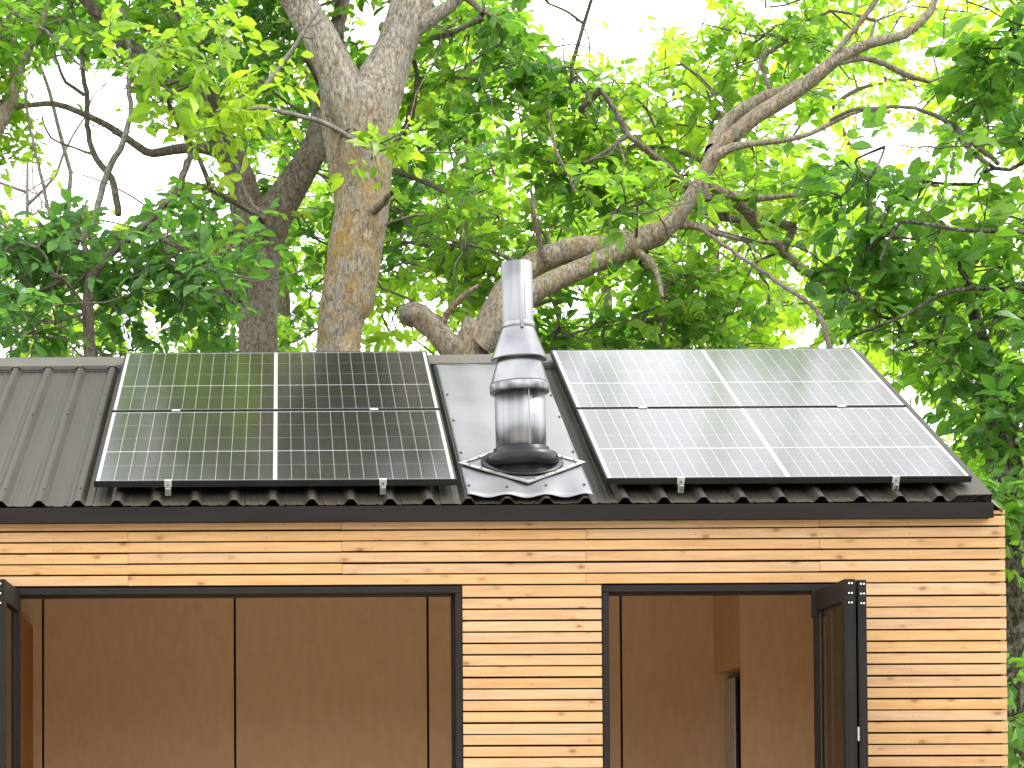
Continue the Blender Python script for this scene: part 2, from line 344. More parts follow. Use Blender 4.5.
mb.build('timber_cladding', M['larch'], cabin, bevel=.0012)
# nail heads on the boards
# wall body behind the slats
YI = YW+.16; wb = MB()
wtop = ZE-.035
def wall_seg(x0, x1, z0, z1, y0=YW+.026, y1=YI): wb.box(x0, x1, y0, y1, z0, z1)
wall_seg(XL, XO[0][0], .1, fl); wall_seg(XO[0][1], XO[1][0], .1, fl); wall_seg(XO[1][1], XR-.02, .1, fl); wall_seg(XL, XR-.02, fl, wtop)
wb.build('wall', M['membrane'], cabin)
# gable side walls, back wall, as slatted timber too
sw = MB()
def gable(x0, x1):
    poly = [(YW+.022, .1), (YB-.02, .1), (YB-.02, ztop+.03), (YE+SR*CT, ZE+SR*ST-.06), (YW+.022, ztop+.03)]
    sw.prism(poly, x0, x1, lambda u, v, a: Vector((a, u, v)))
gable(XR-.10, XR-.022); gable(XL, XL+.08)
sw.box(XL+.081, XR-.101, YB-.12, YB-.03, .1, ztop+.02)
sw.build('side_wall', M['membrane'], cabin)
sc = MB(); z = .12
while z < ZE+SR*ST-.1:
    # gable slats follow the roof line
    h = PIT-.008; y0, y1 = YW+.021, YB
    if z+h > ztop+.02:
        ins = (z+h-ztop-.02)/math.tan(TH); y0 += ins; y1 -= ins
    if y1-y0 > .1: sc.box(XR-.0215, XR-.001, y0, y1, z, z+h, (rt.random(), rt.random(), rt.random()))
    z += PIT
sc.build('gable_cladding', M['larch'], cabin)
# floor and ceiling
CZ = at(300, 574, 12.5).z
MB().box(XL+.1, XR-.11, YI, YB-.13, .1, .16).build('floor_boards', M['floor'], cabin)
MB().box(XL+.09, XR-.11, YI+.002, YB-.13, CZ, CZ+.03).build('ceiling_boards', M['ceil'], cabin)
MB().box(XL-.02, XR+.02, YW+.03, YB, .0, .1).build('plinth', M['core'], cabin)
# interior wall lining: plywood sheets with dark joints
YP = 12.5
seam = [at(p, 690, YP).x for p in (43, 235, 428, 621.5)]; wd = (seam[3]-seam[0])/3
xs_ = [seam[0]-wd*1.5, seam[0]-wd]+seam+[seam[3]+wd]
wb = MB().box(XL+.1, XR-.11, YP+.02, YP+.05, .16, CZ-.004); wb.build('batten_wall', M['membrane'], cabin)
for a, b_ in zip(xs_, xs_[1:]):
    if b_ > XR-.12: b_ = XR-.12
    MB().box(a+.007, b_-.007, YP, YP+.018, .162, CZ-.006).build('wall_panel', M['ply'], cabin, bevel=.002)
# partition between the rooms' left side wall (plywood) and right side
MB().box(XL+.1, XL+.12, YI+.01, YP-.01, .162, CZ-.006).build('wall_panel', M['ply'], cabin)
MB().box(XR-.13, XR-.112, YI+.01, YP-.01, .162, CZ-.006).build('wall_panel', M['ply'], cabin)
# the inside lining of the front wall
lin = MB()
for a, b_ in ((XL+.13, XO[0][0]), (XO[0][1], XO[1][0]), (XO[1][1], XR-.14)): MB().box(a, b_, YI+.002, YI+.018, .162, fl+.02).build('front_wall_lining', M['ply'], cabin)
# door frames
for (a, b_), lab in zip(XO, ('wide', 'narrow')):
    fr = MB(); t = .031; y0 = YW-.006; y1 = YI+.03
    fr.box(a, b_, y0, YW+.07, fl-.034, fl-.002)
    tr = MB().box(a+.0, b_-.0, YW+.0725, y1, fl-.035, fl-.002).build('door_track', M['black'], cabin)
    fr.box(a, a+t, y0+.001, YW+.07, .1, fl-.036); fr.box(b_-t, b_, y0+.001, YW+.07, .1, fl-.036)
    fr.box(a+.0, a+t+.006, YW+.0725, y1, .1, fl-.037); fr.box(b_-t-.006, b_, YW+.0725, y1, .1, fl-.037)
    fr.build('door_frame', M['frame'], cabin, bevel=.002)
# folded glazed door leaves, standing square to the wall
def leaf(x0, x1, y0, y1, zt, parent_name='folding_door'):
    o = MB(); z0 = .13; st = .055; tr = .10
    o.box(x0, x1, y0, y0+st, z0, zt); o.box(x0, x1, y1-st, y1, z0, zt)
    o.box(x0+.001, x1-.001, y0+st, y1-st, zt-tr, zt-.001); o.box(x0+.001, x1-.001, y0+st, y1-st, z0, z0+tr)
    d = o.build(parent_name, M['frame'], cabin, bevel=.002)
    MB().box((x0+x1)/2-.008, (x0+x1)/2+.008, y0+st+.001, y1-st-.001, z0+tr+.001, zt-tr-.001).build('pane', M['glass'], d)
    for xq, wq in (((x1-x0)*.22, .002), ((x1-x0)*.80, .003)): MB().box(x0+xq, x0+xq+wq, y0-.0012, y0+.001, z0+.01, zt-.112).build('groove_shade', M['black'], d)  # black strips stand in for the shade in the stile grooves
    return d
zt_r = at(845, 579, 9.02).z
YN = 9.02
xa = at(848.5, 600, YN).x-.018; 
lw = .042
x1a, x1b = at(844.5, 600, YN).x, at(855.5, 600, YN).x
x2a, x2b = at(858.2, 600, YN).x, at(866.8, 600, YN).x
d1 = leaf(x1a, x1b, YN, YW+.03, zt_r); d2 = leaf(x2a, x2b, YN+.004, YW-.008, zt_r-.003)
def hinge(xm, y, zc, par):
    h = MB().box(xm-.017, xm+.017, y-.005, y-.0005, zc-.10, zc); o = h.build('hinge_plate', M['frame'], par, bevel=.001)
    for r_ in range(3):
        for q in (-1, 1):
            T = lambda u, v, a, q=q, r_=r_: Vector((xm+q*.0065+u, y-.0052-a, zc-.016-r_*.044+v))
            MB().lathe([(.0042, 0), (.0042, .0015), (.002, .0026)], 12, T).build('rivet', M['rivet'], o)
hinge((x1a+x1b)/2+.001, YN, zt_r-.004, d1); hinge((x2a+x2b)/2, YN+.004, zt_r-.007, d2)
# slim knuckle between the leaves, pull handle low down
MB().lathe([(.006, zt_r-.11), (.006, zt_r-.002)], 16, lambda x, y, z: Vector((x+(x1b+x2a)/2, y+YN+.02, z))).build('hinge_knuckle', M['frame'], d1)
MB().box((x1b+x2a)/2-.004, (x1b+x2a)/2+.004, YN-.004, YN+.02, at(857, 741, YN).z, at(857, 727, YN).z).build('door_catch', M['clamp'], d1, bevel=.001)
# pivot carrier at the inner end of the right leaf
pv = at(812.2, 604, YW+.03)
MB().box(pv.x-.011, pv.x+.009, YW-.02, YW+.01, at(812, 617.5, YW).z, at(812, 590, YW).z).build('pivot_block', M['frame'], d1, bevel=.002)
xl1 = at(5, 600, YN).x
d3 = leaf(xl1-.055, xl1, YN, YW+.03, at(5, 579, YN).z); d4 = leaf(xl1-.115, xl1-.068, YN+.004, YW-.008, at(5, 579, YN).z-.003)
hinge(xl1-.0275, YN, at(5, 579, YN).z-.006, d3); hinge(xl1-.0915, YN+.004, at(5, 579, YN).z-.008, d4)

# --- roof: ribbed sheet, split in two slopes
RIB0 = at(78, 503.5, YE).x; RP = (at(664, 501.5, YE).x-RIB0)/15
XS1 = at(989.5, 500, YE).x
def profile(x0, x1):
    pts = []; k = math.floor((x0-RIB0)/RP)-1
    while RIB0+k*RP < x1+RP:
        c = RIB0+k*RP
        for dx, h in ((-.034, 0), (-.0125, .027), (-.004, .0285), (.004, .0285), (.0125, .027), (.034, 0),
                      (RP/3-.009, 0), (RP/3-.004, .0022), (RP/3+.004, .0022), (RP/3+.009, 0), (2*RP/3-.009, 0), (2*RP/3-.004, .0022), (2*RP/3+.004, .0022), (2*RP/3+.009, 0)):
            if x0 < c+dx < x1: pts.append((c+dx, h))
        k += 1
    pts.sort(); return [(x0, 0)]+pts+[(x1, pts[-1][1] if pts else 0)]
def sheet(x0, x1, fn, name):
    p = profile(x0, x1); m = len(p); st = [-.004, .6, 1.2, 1.8, SR-.03]; vs = []; rr = random.Random(5)
    for j, s in enumerate(st):
        for i, (x, h) in enumerate(p):
            vs.append(fn(x, s, h + (rr.uniform(-.002, .002) if j == 0 and h < .01 else 0)))
    fs = [(j*m+i, j*m+i+1, (j+1)*m+i+1, (j+1)*m+i) for j in range(len(st)-1) for i in range(m-1)]
    return MB().quadmesh(vs, fs).build(name, M['roof'], cabin, solid=.0012)
XRL = XL-.1
def rpb(x, s, n): return Vector((x, 2*(YE+SR*CT)-(YE+s*CT-n*ST), ZE+s*ST+n*CT))
front = sheet(XRL, XS1, rp, 'roof'); back = sheet(XRL, XS1, rpb, 'roof')
deck = MB()
for fn in (rp, rpb): deck.prism([(.045, -.012), (SR-.01, -.012), (SR-.01, -.05), (.045, -.05)], XRL+.01, XS1+.0, lambda u, v, a, fn=fn: fn(a, u, v))
deck.build('roof_deck', M['membrane'], cabin)
# ridge cap with scalloped closures over the ribs
rc = MB(); p = profile(XRL, XS1); nseg = []
for fn in (rp, rpb):
    for a0, a1 in ((SR-.155, SR+.0),):
        vs = [fn(x, a0, .0325+.0) for x, _ in ((XRL, 0), (XS1+.012, 0))]+[fn(x, a1+.016, .034) for x in (XRL, XS1+.012)]
        rc.quadmesh(vs, [(0, 1, 3, 2)])
        # turned down lip
        pr = [(x, max(h, .010)) for x, h in p]; m = len(pr)
        vs = [fn(x, a0, .0325) for x, h in pr]+[fn(x, a0-.012, min(.032, h+.006) if h > .02 else .014) for x, h in pr]
        rc.quadmesh(vs, [(i, i+1, m+i+1, m+i) for i in range(m-1)])
rc.build('ridge_cap', M['ridge'], cabin, solid=.0012)
# second dark closure strip just under the cap
cl = MB().prism([(SR-.17, .003), (SR-.10, .003), (SR-.10, .028), (SR-.165, .010)], XRL, XS1-.001, lambda u, v, a: rp(a, u, v)); cl.build('ridge_closure', M['hole'], cabin)
# fascia, gutter-like flat board
fx1 = at(993.8, 510, YE-.04).x; fz1 = at(300, 506.3, YE-.04).z; fz0 = at(300, 521.6, YE-.04).z
MB().box(XRL, fx1, YE-.04, YE-.028, fz0, fz1).build('fascia', M['fascia'], cabin, bevel=.0015)
MB().box(XRL, fx1-.003, YE-.0278, YW+.02, fz0+.004, fz0+.02).build('soffit', M['fascia'], cabin)
MB().box(XRL, fx1-.003, YE-.027, YE+.02, fz0+.0205, ZE-.016).build('eaves_filler', M['membrane'], cabin)
# verge caps on the right gable
vg = MB()
xv0 = at(957, 500, YE).x; xv1 = at(991.5, 500, YE).x
for fn in (rp, rpb):
    vg.prism([(xv0, .030), (xv1, .034), (xv1, -.004), (xv1-.004, -.004), (xv1-.005, .030), (xv0, .026)], -.002, SR+.0, lambda u, v, a, fn=fn: fn(u, a, v))
    vg.prism([(xv0-.03, .001), (xv0, .030), (xv0, .026), (xv0-.026, .001)], -.002, SR-.0, lambda u, v, a, fn=fn: fn(u, a, v))
vg.build('verge_cap', M['roof'], cabin)
MB().prism([(xv0, .0255), (xv1-.006, .0295), (xv1-.006, -.010), (xv0-.02, -.010)], .004, .02, lambda u, v, a: rp(u, a, v)).build('verge_end', M['fascia'], cabin)
bd = MB(); x9 = at(1004.5, 512, YE).x
for fn in (rp, rpb):
    bd.prism([(xv1+.003, -.008), (x9, -.050), (x9, -.095), (x9-.004, -.095), (x9-.005, -.055), (xv1+.003, -.014)], .0, SR-.002, lambda u, v, a, fn=fn: fn(u, a, v))
bd.build('barge_trim', M['roof'], cabin)
bb = MB()
for fn in (rp, rpb): bb.prism([(xv1-.05, -.045), (x9-.012, -.062), (x9-.012, -.11), (xv1-.05, -.11)], .03, SR-.02, lambda u, v, a, fn=fn: fn(u, a, v))
bb.build('barge_board', M['fascia'], cabin)
# roofing screws on the ribs
sw_me = None
for k in range(-12, 26):
    x = RIB0+k*RP
    if x < XRL+.1 or x > XS1-.15 or .86 < x < 1.52: continue
    for s in (.17, 1.35):
        if sw_me is None:
            o = MB().lathe([(.0075, 0), (.0075, .003), (.0045, .0035), (.0045, .007), (.001, .0075)], 10).build('roof_screw', M['hole'], cabin); sw_me = o
        else:
            o = sw_me.copy(); C.objects.link(o)
        pz = rp(x+(.008 if x < -1 else 0), s, .0285); o.location = pz; o.parent = cabin; o.matrix_parent_inverse = Matrix.Translation(-cabin.location)
        o.rotation_euler = (TH, 0, 0)

# --- bare metal flashing plate under the flue
PX0, PX1 = at(467.5, 501, YE).x, at(593.5, 500, YE).x
NX, NS = 40, 44; vs = []
def plate_n(x, s):
    rib = math.cos(2*math.pi*(x-RIB0)/RP)
    edge = math.exp(-s/.10)
    return .0335+.0035*rib*(.35+1.2*edge)+.002*math.sin(x*9+s*5)+.0025*math.sin(s*3.1+1)-edge*.010*(.5-.5*rib)
for j in range(NS+1):
    s = .02+(SR-.22)*j/NS
    for i in range(NX+1): vs.append(rp(PX0+(PX1-PX0)*i/NX, s, plate_n(PX0+(PX1-PX0)*i/NX, s)))
fs = [(j*(NX+1)+i, j*(NX+1)+i+1, (j+1)*(NX+1)+i+1, (j+1)*(NX+1)+i) for j in range(NS) for i in range(NX)]
MB().quadmesh(vs, fs, None, True).build('flashing_plate', M['alu'], cabin, solid=.001)
for (px, py) in ((447.5, 394), (453.5, 420), (551, 396), (559.5, 417), (469, 486), (507, 487), (546, 486), (584, 486), (461, 452), (573, 452)):
    # walk up the slope until the point projects at this height
    best = min((abs(proj(rp(1.2, s, .036))[0][1]-py), s) for s in np.linspace(0, 2.3, 900)); s = best[1]
    x = at(px, py, rp(0, s, .036).y).x
    o = sw_me.copy(); C.objects.link(o); o.location = rp(x, s, plate_n(x, s)+.0005); o.parent = cabin; o.matrix_parent_inverse = Matrix.Translation(-cabin.location); o.rotation_euler = (TH, 0, 0)

# ---------------------------------------------------------------- flue
YF = 9.90
base = at(521.5, 462, YF)
s_f = (YF-YE)/CT; base.z = rp(0, s_f, .036).z
flue = empty('chimney_flue', base, 'shiny stainless steel chimney flue with conical rain collars and black rubber boot', 'chimney flue')
PXM = F/YF
lean = Matrix.Rotation(RD(-1.0), 4, 'Y')
zz = lambda y: (at(521, y, YF).z-base.z)
def FT(x, y, z): return base+(lean@Vector((x, y, z)))
W_ = lambda wpx: wpx/2/PXM
# diamond base flange lying on the slope
dm = MB(); R_ = .31; q = [(R_*math.cos(a), R_*math.sin(a)) for a in [i*math.pi/2 for i in range(4)]]
dm.prism(q, .004, .0065, lambda u, v, a: rp(base.x+u, s_f+.0+v*.93, .036+a)); 
dm.build('base_flange', M['alu'], flue)
def rim(r0, r1, h0, h1):
    m_ = MB()
    for i in range(4):
        a0, a1 = i*math.pi/2, (i+1)*math.pi/2
        P = [(r0, a0), (r1, a0), (r1, a1), (r0, a1)]
        lo_ = [rp(base.x+r*math.cos(a), s_f+r*math.sin(a)*.93, .036+h0) for r, a in P]; hi_ = [rp(base.x+r*math.cos(a), s_f+r*math.sin(a)*.93, .036+h1) for r, a in P]
        m_.quadmesh(lo_+hi_, [(0, 1, 2, 3), (7, 6, 5, 4), (0, 4, 5, 1), (1, 5, 6, 2), (2, 6, 7, 3), (3, 7, 4, 0)])
    return m_
rim(.285, .318, .007, .013).build('flange_rim', M['clamp'], flue)
dr = MB()
for i in range(4):
    for t in (.12, .3, .5, .7, .88):
        a0, a1 = i*math.pi/2, (i+1)*math.pi/2
        u = .30*(math.cos(a0)*(1-t)+math.cos(a1)*t); v = .30*(math.sin(a0)*(1-t)+math.sin(a1)*t)
        c = lambda x, y, z, u=u, v=v: rp(base.x+u+x, s_f+v*.93+y, .036+.0135+z)
        o = MB().lathe([(.006, 0), (.006, .002), (.003, .003)], 8, c).build('flange_rivet', M['galv'], flue)
# ring of the boot on the flange (rubber, follows the slope), then upright boot
ring = MB().lathe([(.20, 0), (.205, .006), (.20, .012), (.17, .014)], 56, lambda x, y, z: rp(base.x+x, s_f+y*.93, .036+.008+z)); ring.build('boot_ring', M['rubber'], flue)
zb = zz(470.5)
def boot(x, y, z):       # the skirt is sheared so that it sits on the slope
    k_ = min(1, max(0, (zb+.012-z)/.012)); return FT(x, y, z)+Vector((0, 0, (y*math.tan(TH)+.02)*k_))
MB().lathe([(.196, zb-.03), (.192, zb-.012), (.176, zb-.004), (.168, zb+.012), (.150, zb+.014)], 64, boot).build('boot_skirt', M['rubber'], flue)
MB().lathe([(.150, zb+.002), (.170, zb+.004), (.182, zb+.014), (.1875, zb+.032), (.187, zb+.052), (.180, zb+.072), (.168, zb+.084), (.152, zb+.087), (.146, zb+.083), (.141, zb+.088), (.139, zb+.108), (.133, zb+.112)], 64, FT).build('rubber_boot', M['rubber'], flue)
MB().lathe([(W_(50.5), zb+.03), (W_(50.5), zz(391))], 64, FT).build('outer_pipe', M['steel'], flue)
MB().box(-.0025, .0025, -.0025, 0, zb+.113, zz(391), T=lambda x, y, z: FT(x+.03, y-math.sqrt(W_(50.5)**2-.03**2)+.0015, z)).build('pipe_seam', M['steel'], flue)
MB().lathe([(W_(58)+.001, zz(393.5)), (W_(59.5), zz(392)), (W_(60), zz(385.5)), (W_(59), zz(384.8))], 64, FT).build('collar_band', M['galv'], flue)
MB().lathe([(W_(58.8), zz(384.9)), (W_(57.5), zz(383)), (W_(44), zz(361)), (W_(43), zz(356))], 64, FT).build('lower_cone', M['steel_b'], flue)
MB().lathe([(W_(54.5), zz(360.8)), (W_(56), zz(360)), (W_(55.5), zz(358.8)), (W_(33), zz(329)), (W_(32), zz(327))], 64, FT).build('upper_cone', M['steel_b'], flue)
MB().lathe([(W_(33), zz(329.5)), (W_(34), zz(328.5)), (W_(34), zz(323.5)), (W_(32), zz(322.8))], 64, FT).build('clamp_ring', M['galv'], flue)
# open topped upper pipe
MB().lathe([(W_(31), zz(325)), (W_(31), zz(263.6)), (W_(31)-.002, zz(263.6)), (W_(31)-.002, zz(300))], 64, FT, cap=False).build('upper_pipe', M['steel'], flue)
MB().box(-.008, .008, -.012, -.0, zz(331), zz(322), T=lambda x, y, z: FT(x+.01, y-W_(34)+.001, z)).build('clamp_lug', M['galv'], flue)
MB().box(-.003, .003, -.002, 0, zz(322.5), zz(264), T=lambda x, y, z: FT(x+.028, y-math.sqrt(W_(31)**2-.028**2)+.0008, z)).build('pipe_seam', M['steel'], flue)

# ---------------------------------------------------------------- solar panels
PW, PL = 1.754, 1.096
PO = Vector((0, 9.5492, 1.5111+CAMZ))
def pp(x, s, n): return Vector((x, PO.y+s*CT-n*ST, PO.z+s*ST+n*CT))   # n = 0 on the glass face
def panel(x0, s0, label, clamps_low, clamps_up):
    root = empty('solar_panel', pp(x0+PW/2, s0, -.06), label, 'solar panel', 'solar panels in two stacked pairs on the roof')
    T = lambda x, s, n: pp(x0+x, s0+s, n)
    t = .010; fr = MB(); th = .032
    fr.box(0, PW, 0, t, -th, 0, T=T); fr.box(0, PW, PL-t, PL, -th, 0, T=T)
    fr.box(0, t, t, PL-t, -th, 0, T=T); fr.box(PW-t, PW, t, PL-t, -th, 0, T=T)
    fr.build('panel_frame', M['black'], root, bevel=.0008)
    gl = MB().box(t, PW-t, t, PL-t, -.008, -.0016, T=T).build('glass_face', M['solar'], root)
    a = gl.data.attributes.new('cell', 'FLOAT_VECTOR', 'POINT')
    loc = [(x, s, 0) for x in (t, PW-t) for s in (t, PL-t) for n in (0, 1)]
    a.data.foreach_set('vector', np.array(loc, 'f').ravel())
    MB().box(t+.001, PW-t-.001, t+.001, PL-t-.001, -.012, -.0085, T=T).build('backsheet', M['black'], root)
    for x in clamps_low:
        c = MB()
        c.box(x-.018, x+.018, -.004, .010, .0004, .004, T=T); c.box(x-.018, x+.018, -.008, -.0045, -.030, .004, T=T)
        c.box(x-.012, x+.012, -.030, -.0085, -.033, -.029, T=T); c.box(x-.014, x-.009, -.022, -.0085, -.064, -.034, T=T); c.box(x+.009, x+.014, -.022, -.0085, -.064, -.034, T=T)
        c.box(x-.014, x+.014, -.024, -.0085, -.067, -.0645, T=T)
        o = c.build('mounting_clamp', M['clamp'], root, bevel=.0008)
        MB().lathe([(.006, 0), (.006, .005), (.002, .0055)], 6, lambda u, v, a: T(x+u, -.0085-a, -.016+v)).build('clamp_bolt', M['galv'], o)
        r_ = MB().box(x-.017, x+.017, -.02, .25, -.0615-.003, -.034, T=T) if False else None
        MB().box(x-.008, x+.008, -.008, PL*.98, -.063, -.0345, T=T).build('mounting_rail', M['clamp'], root)
    for x in clamps_up:
        c = MB().box(x-.022, x+.022, PL-.006, PL+.026, .0006, .0035, T=T).box(x-.02, x+.02, PL+.003, PL+.017, -.034, .0, T=T)
        c.build('middle_clamp', M['clamp'], root, bevel=.0008)
    return root
xl, xr = -.9169, 1.5558
def pxx(px, s): return at(px, 0, pp(0, s, 0).y).x
def relx(px, py, x0, s): return at(px, py, pp(0, s, 0).y).x-x0
lowL = [relx(168, 482, xl, 0), relx(383, 481, xl, 0)]; lowR = [relx(681, 479, xr, 0), relx(896, 477, xr, 0)]
upL = [relx(176, 411, xl, PL), relx(374, 410, xl, PL)]; upR = [relx(643, 408, xr, PL), relx(842, 405.5, xr, PL)]
panel(xl, 0, 'lower solar panel of the left pair, dark with a crisp white grid', lowL, upL)
panel(xl, PL+.02, 'upper solar panel of the left pair, behind it the two tree trunks', [], [])
panel(xr, 0, 'lower solar panel of the right pair, washed pale by sky reflection', lowR, upR)
panel(xr, PL+.02, 'upper solar panel of the right pair, right of the steel flue cones', [], [])

# ---------------------------------------------------------------- things inside the cabin
YC = 11.76; xc = at(741, 700, YC).x
cup = empty('tall_cupboard', (xc+.3, YC, .162), 'tall plain plywood cupboard front beside the fridge recess, seen through narrow doorway', 'cupboard')
zc = at(741, 666, YC).z
MB().box(xc, XR-.14, YC, YC+.018, .163, CZ-.006).build('cupboard_front', M['ply'], cup, bevel=.002)
MB().box(xc, XR-.14, YC+.0185, YP-.003, zc, CZ-.006).build('overhead_box', M['ply'], cup, bevel=.002)
MB().box(at(785, 640, YC).x, XR-.15, YC-.006, YC-.0005, at(785, 679, YC).z, CZ-.008).build('overhead_door', M['ply'], cup, bevel=.001)
xf = at(726, 700, 12.45).x
fr = empty('fridge', (xf+.27, 12.2, .162), 'slim grey steel fridge standing in the dark recess under the overhead box', 'fridge')
MB().box(xf, xf+.5, 12.22, 12.47, .163, at(731, 678, 12.3).z).build('fridge_body', M['fridge'], fr, bevel=.004)
MB().box(xf+.004, xf+.5, 12.16, 12.215, .18, at(731, 678, 12.3).z-.002).build('fridge_door', M['black'], fr, bevel=.004)
xs2 = at(33, 700, YP-.01).x
sb = empty('storage_cabinet', (xs2-.1, 12.2, .162), 'red-brown storage cabinet against the left wall, just inside the wide doorway', 'cabinet')
MB().box(XL+.13, xs2, 12.03, YP-.004, .163, at(33, 626, YP).z).build('cabinet_body', M['plyred'], sb, bevel=.002)
MB().box(XL+.13, xs2-.02, 12.008, 12.027, .18, at(33, 626, YP).z-.01).build('cabinet_door', M['plyred'], sb, bevel=.002)

# ---------------------------------------------------------------- trees
def catmull(P, R0, step=.12):
    P = np.array(P, float); R0 = np.array(R0, float)
    Q = np.vstack([2*P[0]-P[1], P, 2*P[-1]-P[-2]]); out = []; rr = []
    for i in range(1, len(Q)-2):
        n = max(2, int(np.linalg.norm(Q[i+1]-Q[i])/step))
        for t in np.arange(n)/n:
            a, b_, c, d = Q[i-1:i+3]
            out.append(.5*((2*b_)+(-a+c)*t+(2*a-5*b_+4*c-d)*t*t+(-a+3*b_-3*c+d)*t**3)); rr.append(R0[i-1]*(1-t)+R0[i]*t)
    out.append(P[-1]); rr.append(R0[-1]); return np.array(out), np.array(rr)
class Tube:
    def __init__(s): s.V = []; s.Fq = []; s.n = 0
    def add(s, P, R0, sides=8, rough=0, seed=0, closed=True):
        P = np.asarray(P, float); m = len(P); rg = np.random.default_rng(seed)
        T = np.gradient(P, axis=0); T /= np.linalg.norm(T, axis=1)[:, None]+1e-9
        ref = np.array([0, 1, 0.]) if abs(T[0][1]) < .8 else np.array([1., 0, 0])
        a = np.linspace(0, 2*np.pi, sides, endpoint=False)
        ph = rg.uniform(0, 6.28, 6)
        N1 = np.cross(T, ref); N1 /= np.linalg.norm(N1, axis=1)[:, None]+1e-9; N2 = np.cross(T, N1)
        L = np.concatenate([[0], np.cumsum(np.linalg.norm(np.diff(P, axis=0), axis=1))])[:, None]
        r = R0[:, None]*(1+rough*(.5*np.sin(2*a+ph[0]+L*.9)+.35*np.sin(3*a+ph[1]-L*1.7)+.3*np.sin(5*a+ph[2]+L*2.3)+.3*np.sin(L*5+ph[3])+.15*rg.standard_normal((m, sides))))
        V = P[:, None, :]+r[..., None]*(np.cos(a)[None, :, None]*N1[:, None, :]+np.sin(a)[None, :, None]*N2[:, None, :])
        i = np.arange(m-1)[:, None]*sides; j = np.arange(sides)[None, :]; j2 = (j+1) % sides
        s.Fq.append((np.stack([i+j, i+j2, i+sides+j2, i+sides+j], -1).reshape(-1, 4))+s.n)
        s.V.append(V.reshape(-1, 3)); s.n += m*sides
        # close the tip with a short cone
        return s
    def build(s, name, mat, parent):
        if not s.V: return None
        return npmesh(name, np.vstack(s.V), np.vstack(s.Fq), mat, parent)
def npmesh(name, V, Fq, mat, parent, tone=None, smooth=True):
    me = bpy.data.meshes.new(name); nv, nf = len(V), len(Fq); k = Fq.shape[1]
    me.vertices.add(nv); me.vertices.foreach_set('co', V.astype('f').ravel())
    me.loops.add(nf*k); me.loops.foreach_set('vertex_index', Fq.astype('i').ravel())
    me.polygons.add(nf); me.polygons.foreach_set('loop_start', np.arange(0, nf*k, k, dtype='i'))
    me.update(calc_edges=True); me.polygons.foreach_set('use_smooth', np.full(nf, smooth))
    if tone is not None:
        a = me.attributes.new('tone', 'FLOAT', 'POINT'); a.data.foreach_set('value', tone.astype('f'))
    me.materials.append(mat); o = bpy.data.objects.new(name, me); C.objects.link(o)
    if parent: o.parent = parent; o.matrix_parent_inverse = Matrix.Translation(-parent.location)
    return o
LV = np.array([(0, 0, 0), (-.36, .22, .05), (.36, .22, .05), (-.5, .52, .09), (.5, .52, .09), (-.27, .82, .05), (.27, .82, .05), (0, 1, -.04), (0, .3, 0), (0, .62, -.01)])
LF = np.array([(0, 2, 8, 1), (8, 2, 4, 9), (1, 8, 9, 3), (9, 4, 6, 7), (3, 9, 7, 5)])
def nrm(a): return a/(np.linalg.norm(a, axis=-1, keepdims=True)+1e-9)
def leaves_mesh(name, pos, d, nml, ln, wd, tone, mat, parent, rg):
    d = nrm(d); sx = nrm(np.cross(d, nml)); nn = np.cross(sx, d)
    n = len(pos); lv = np.repeat(LV[None], n, 0).copy()
    curl = rg.uniform(-.28, .10, n)[:, None]; lv[:, :, 2] += curl*lv[:, :, 1]**2
    fold = rg.uniform(.3, 2.2, n)[:, None]; lv[:, :, 2] *= 1; lv[:, [1, 2, 3, 4, 5, 6], 2] += .05*(fold-1)
    V = pos[:, None, :]+lv[:, :, 0:1]*(wd[:, None, None]*sx[:, None, :])+lv[:, :, 1:2]*(ln[:, None, None]*d[:, None, :])+lv[:, :, 2:3]*(ln[:, None, None]*nn[:, None, :])
    Fq = (LF[None]+(np.arange(n)*len(LV))[:, None, None]).reshape(-1, 4)
    return npmesh(name, V.reshape(-1, 3), Fq, mat, parent, np.repeat(tone, len(LV)), False)

# openings in the canopy where the bright sky shows through (measured as seen past the cabin)
GAPS = [(92, 118, 62, 62), (62, 88, 38, 32), (140, 150, 40, 28), (205, 168, 24, 15), (25, 190, 34, 36), (605, 18, 75, 42), (550, 5, 30, 22), (560, 50, 22, 16), (690, 15, 40, 20), (375, 26, 20, 26), (120, 210, 26, 16),
        (905, 152, 48, 26), (955, 165, 44, 22), (862, 138, 28, 20), (800, 150, 36, 26), (790, 120, 30, 14), (590, 300, 36, 22), (625, 285, 30, 18), (705, 262, 24, 14), (480, 322, 22, 12), (425, 352, 12, 10),
        (560, 210, 20, 12), (668, 222, 26, 14), (530, 190, 14, 9), (985, 420, 14, 24), (940, 100, 22, 16), (890, 190, 30, 14), (440, 300, 18, 14), (760, 200, 24, 16), (740, 300, 30, 12), (960, 215, 22, 12), (815, 275, 30, 14), (975, 30, 30, 14), (860, 80, 24, 12), (130, 345, 16, 8), (390, 270, 12, 10), (165, 305, 16, 12)]
def in_gap(P, k=1.0):
    q = proj(P); bad = np.zeros(len(q), bool)
    for (x, y, a, b_) in GAPS: bad |= ((q[:, 0]-x)/(a*k))**2+((q[:, 1]-y)/(b_*k))**2 < 1
    return bad
# the cabin and what stands on it: nothing grows into this box
def in_cabin(P): return (P[:, 0] > XL-.5) & (P[:, 0] < XR+.12) & (P[:, 1] < YB+.35) & (P[:, 1] > YW-1) & (P[:, 2] < 4.3)

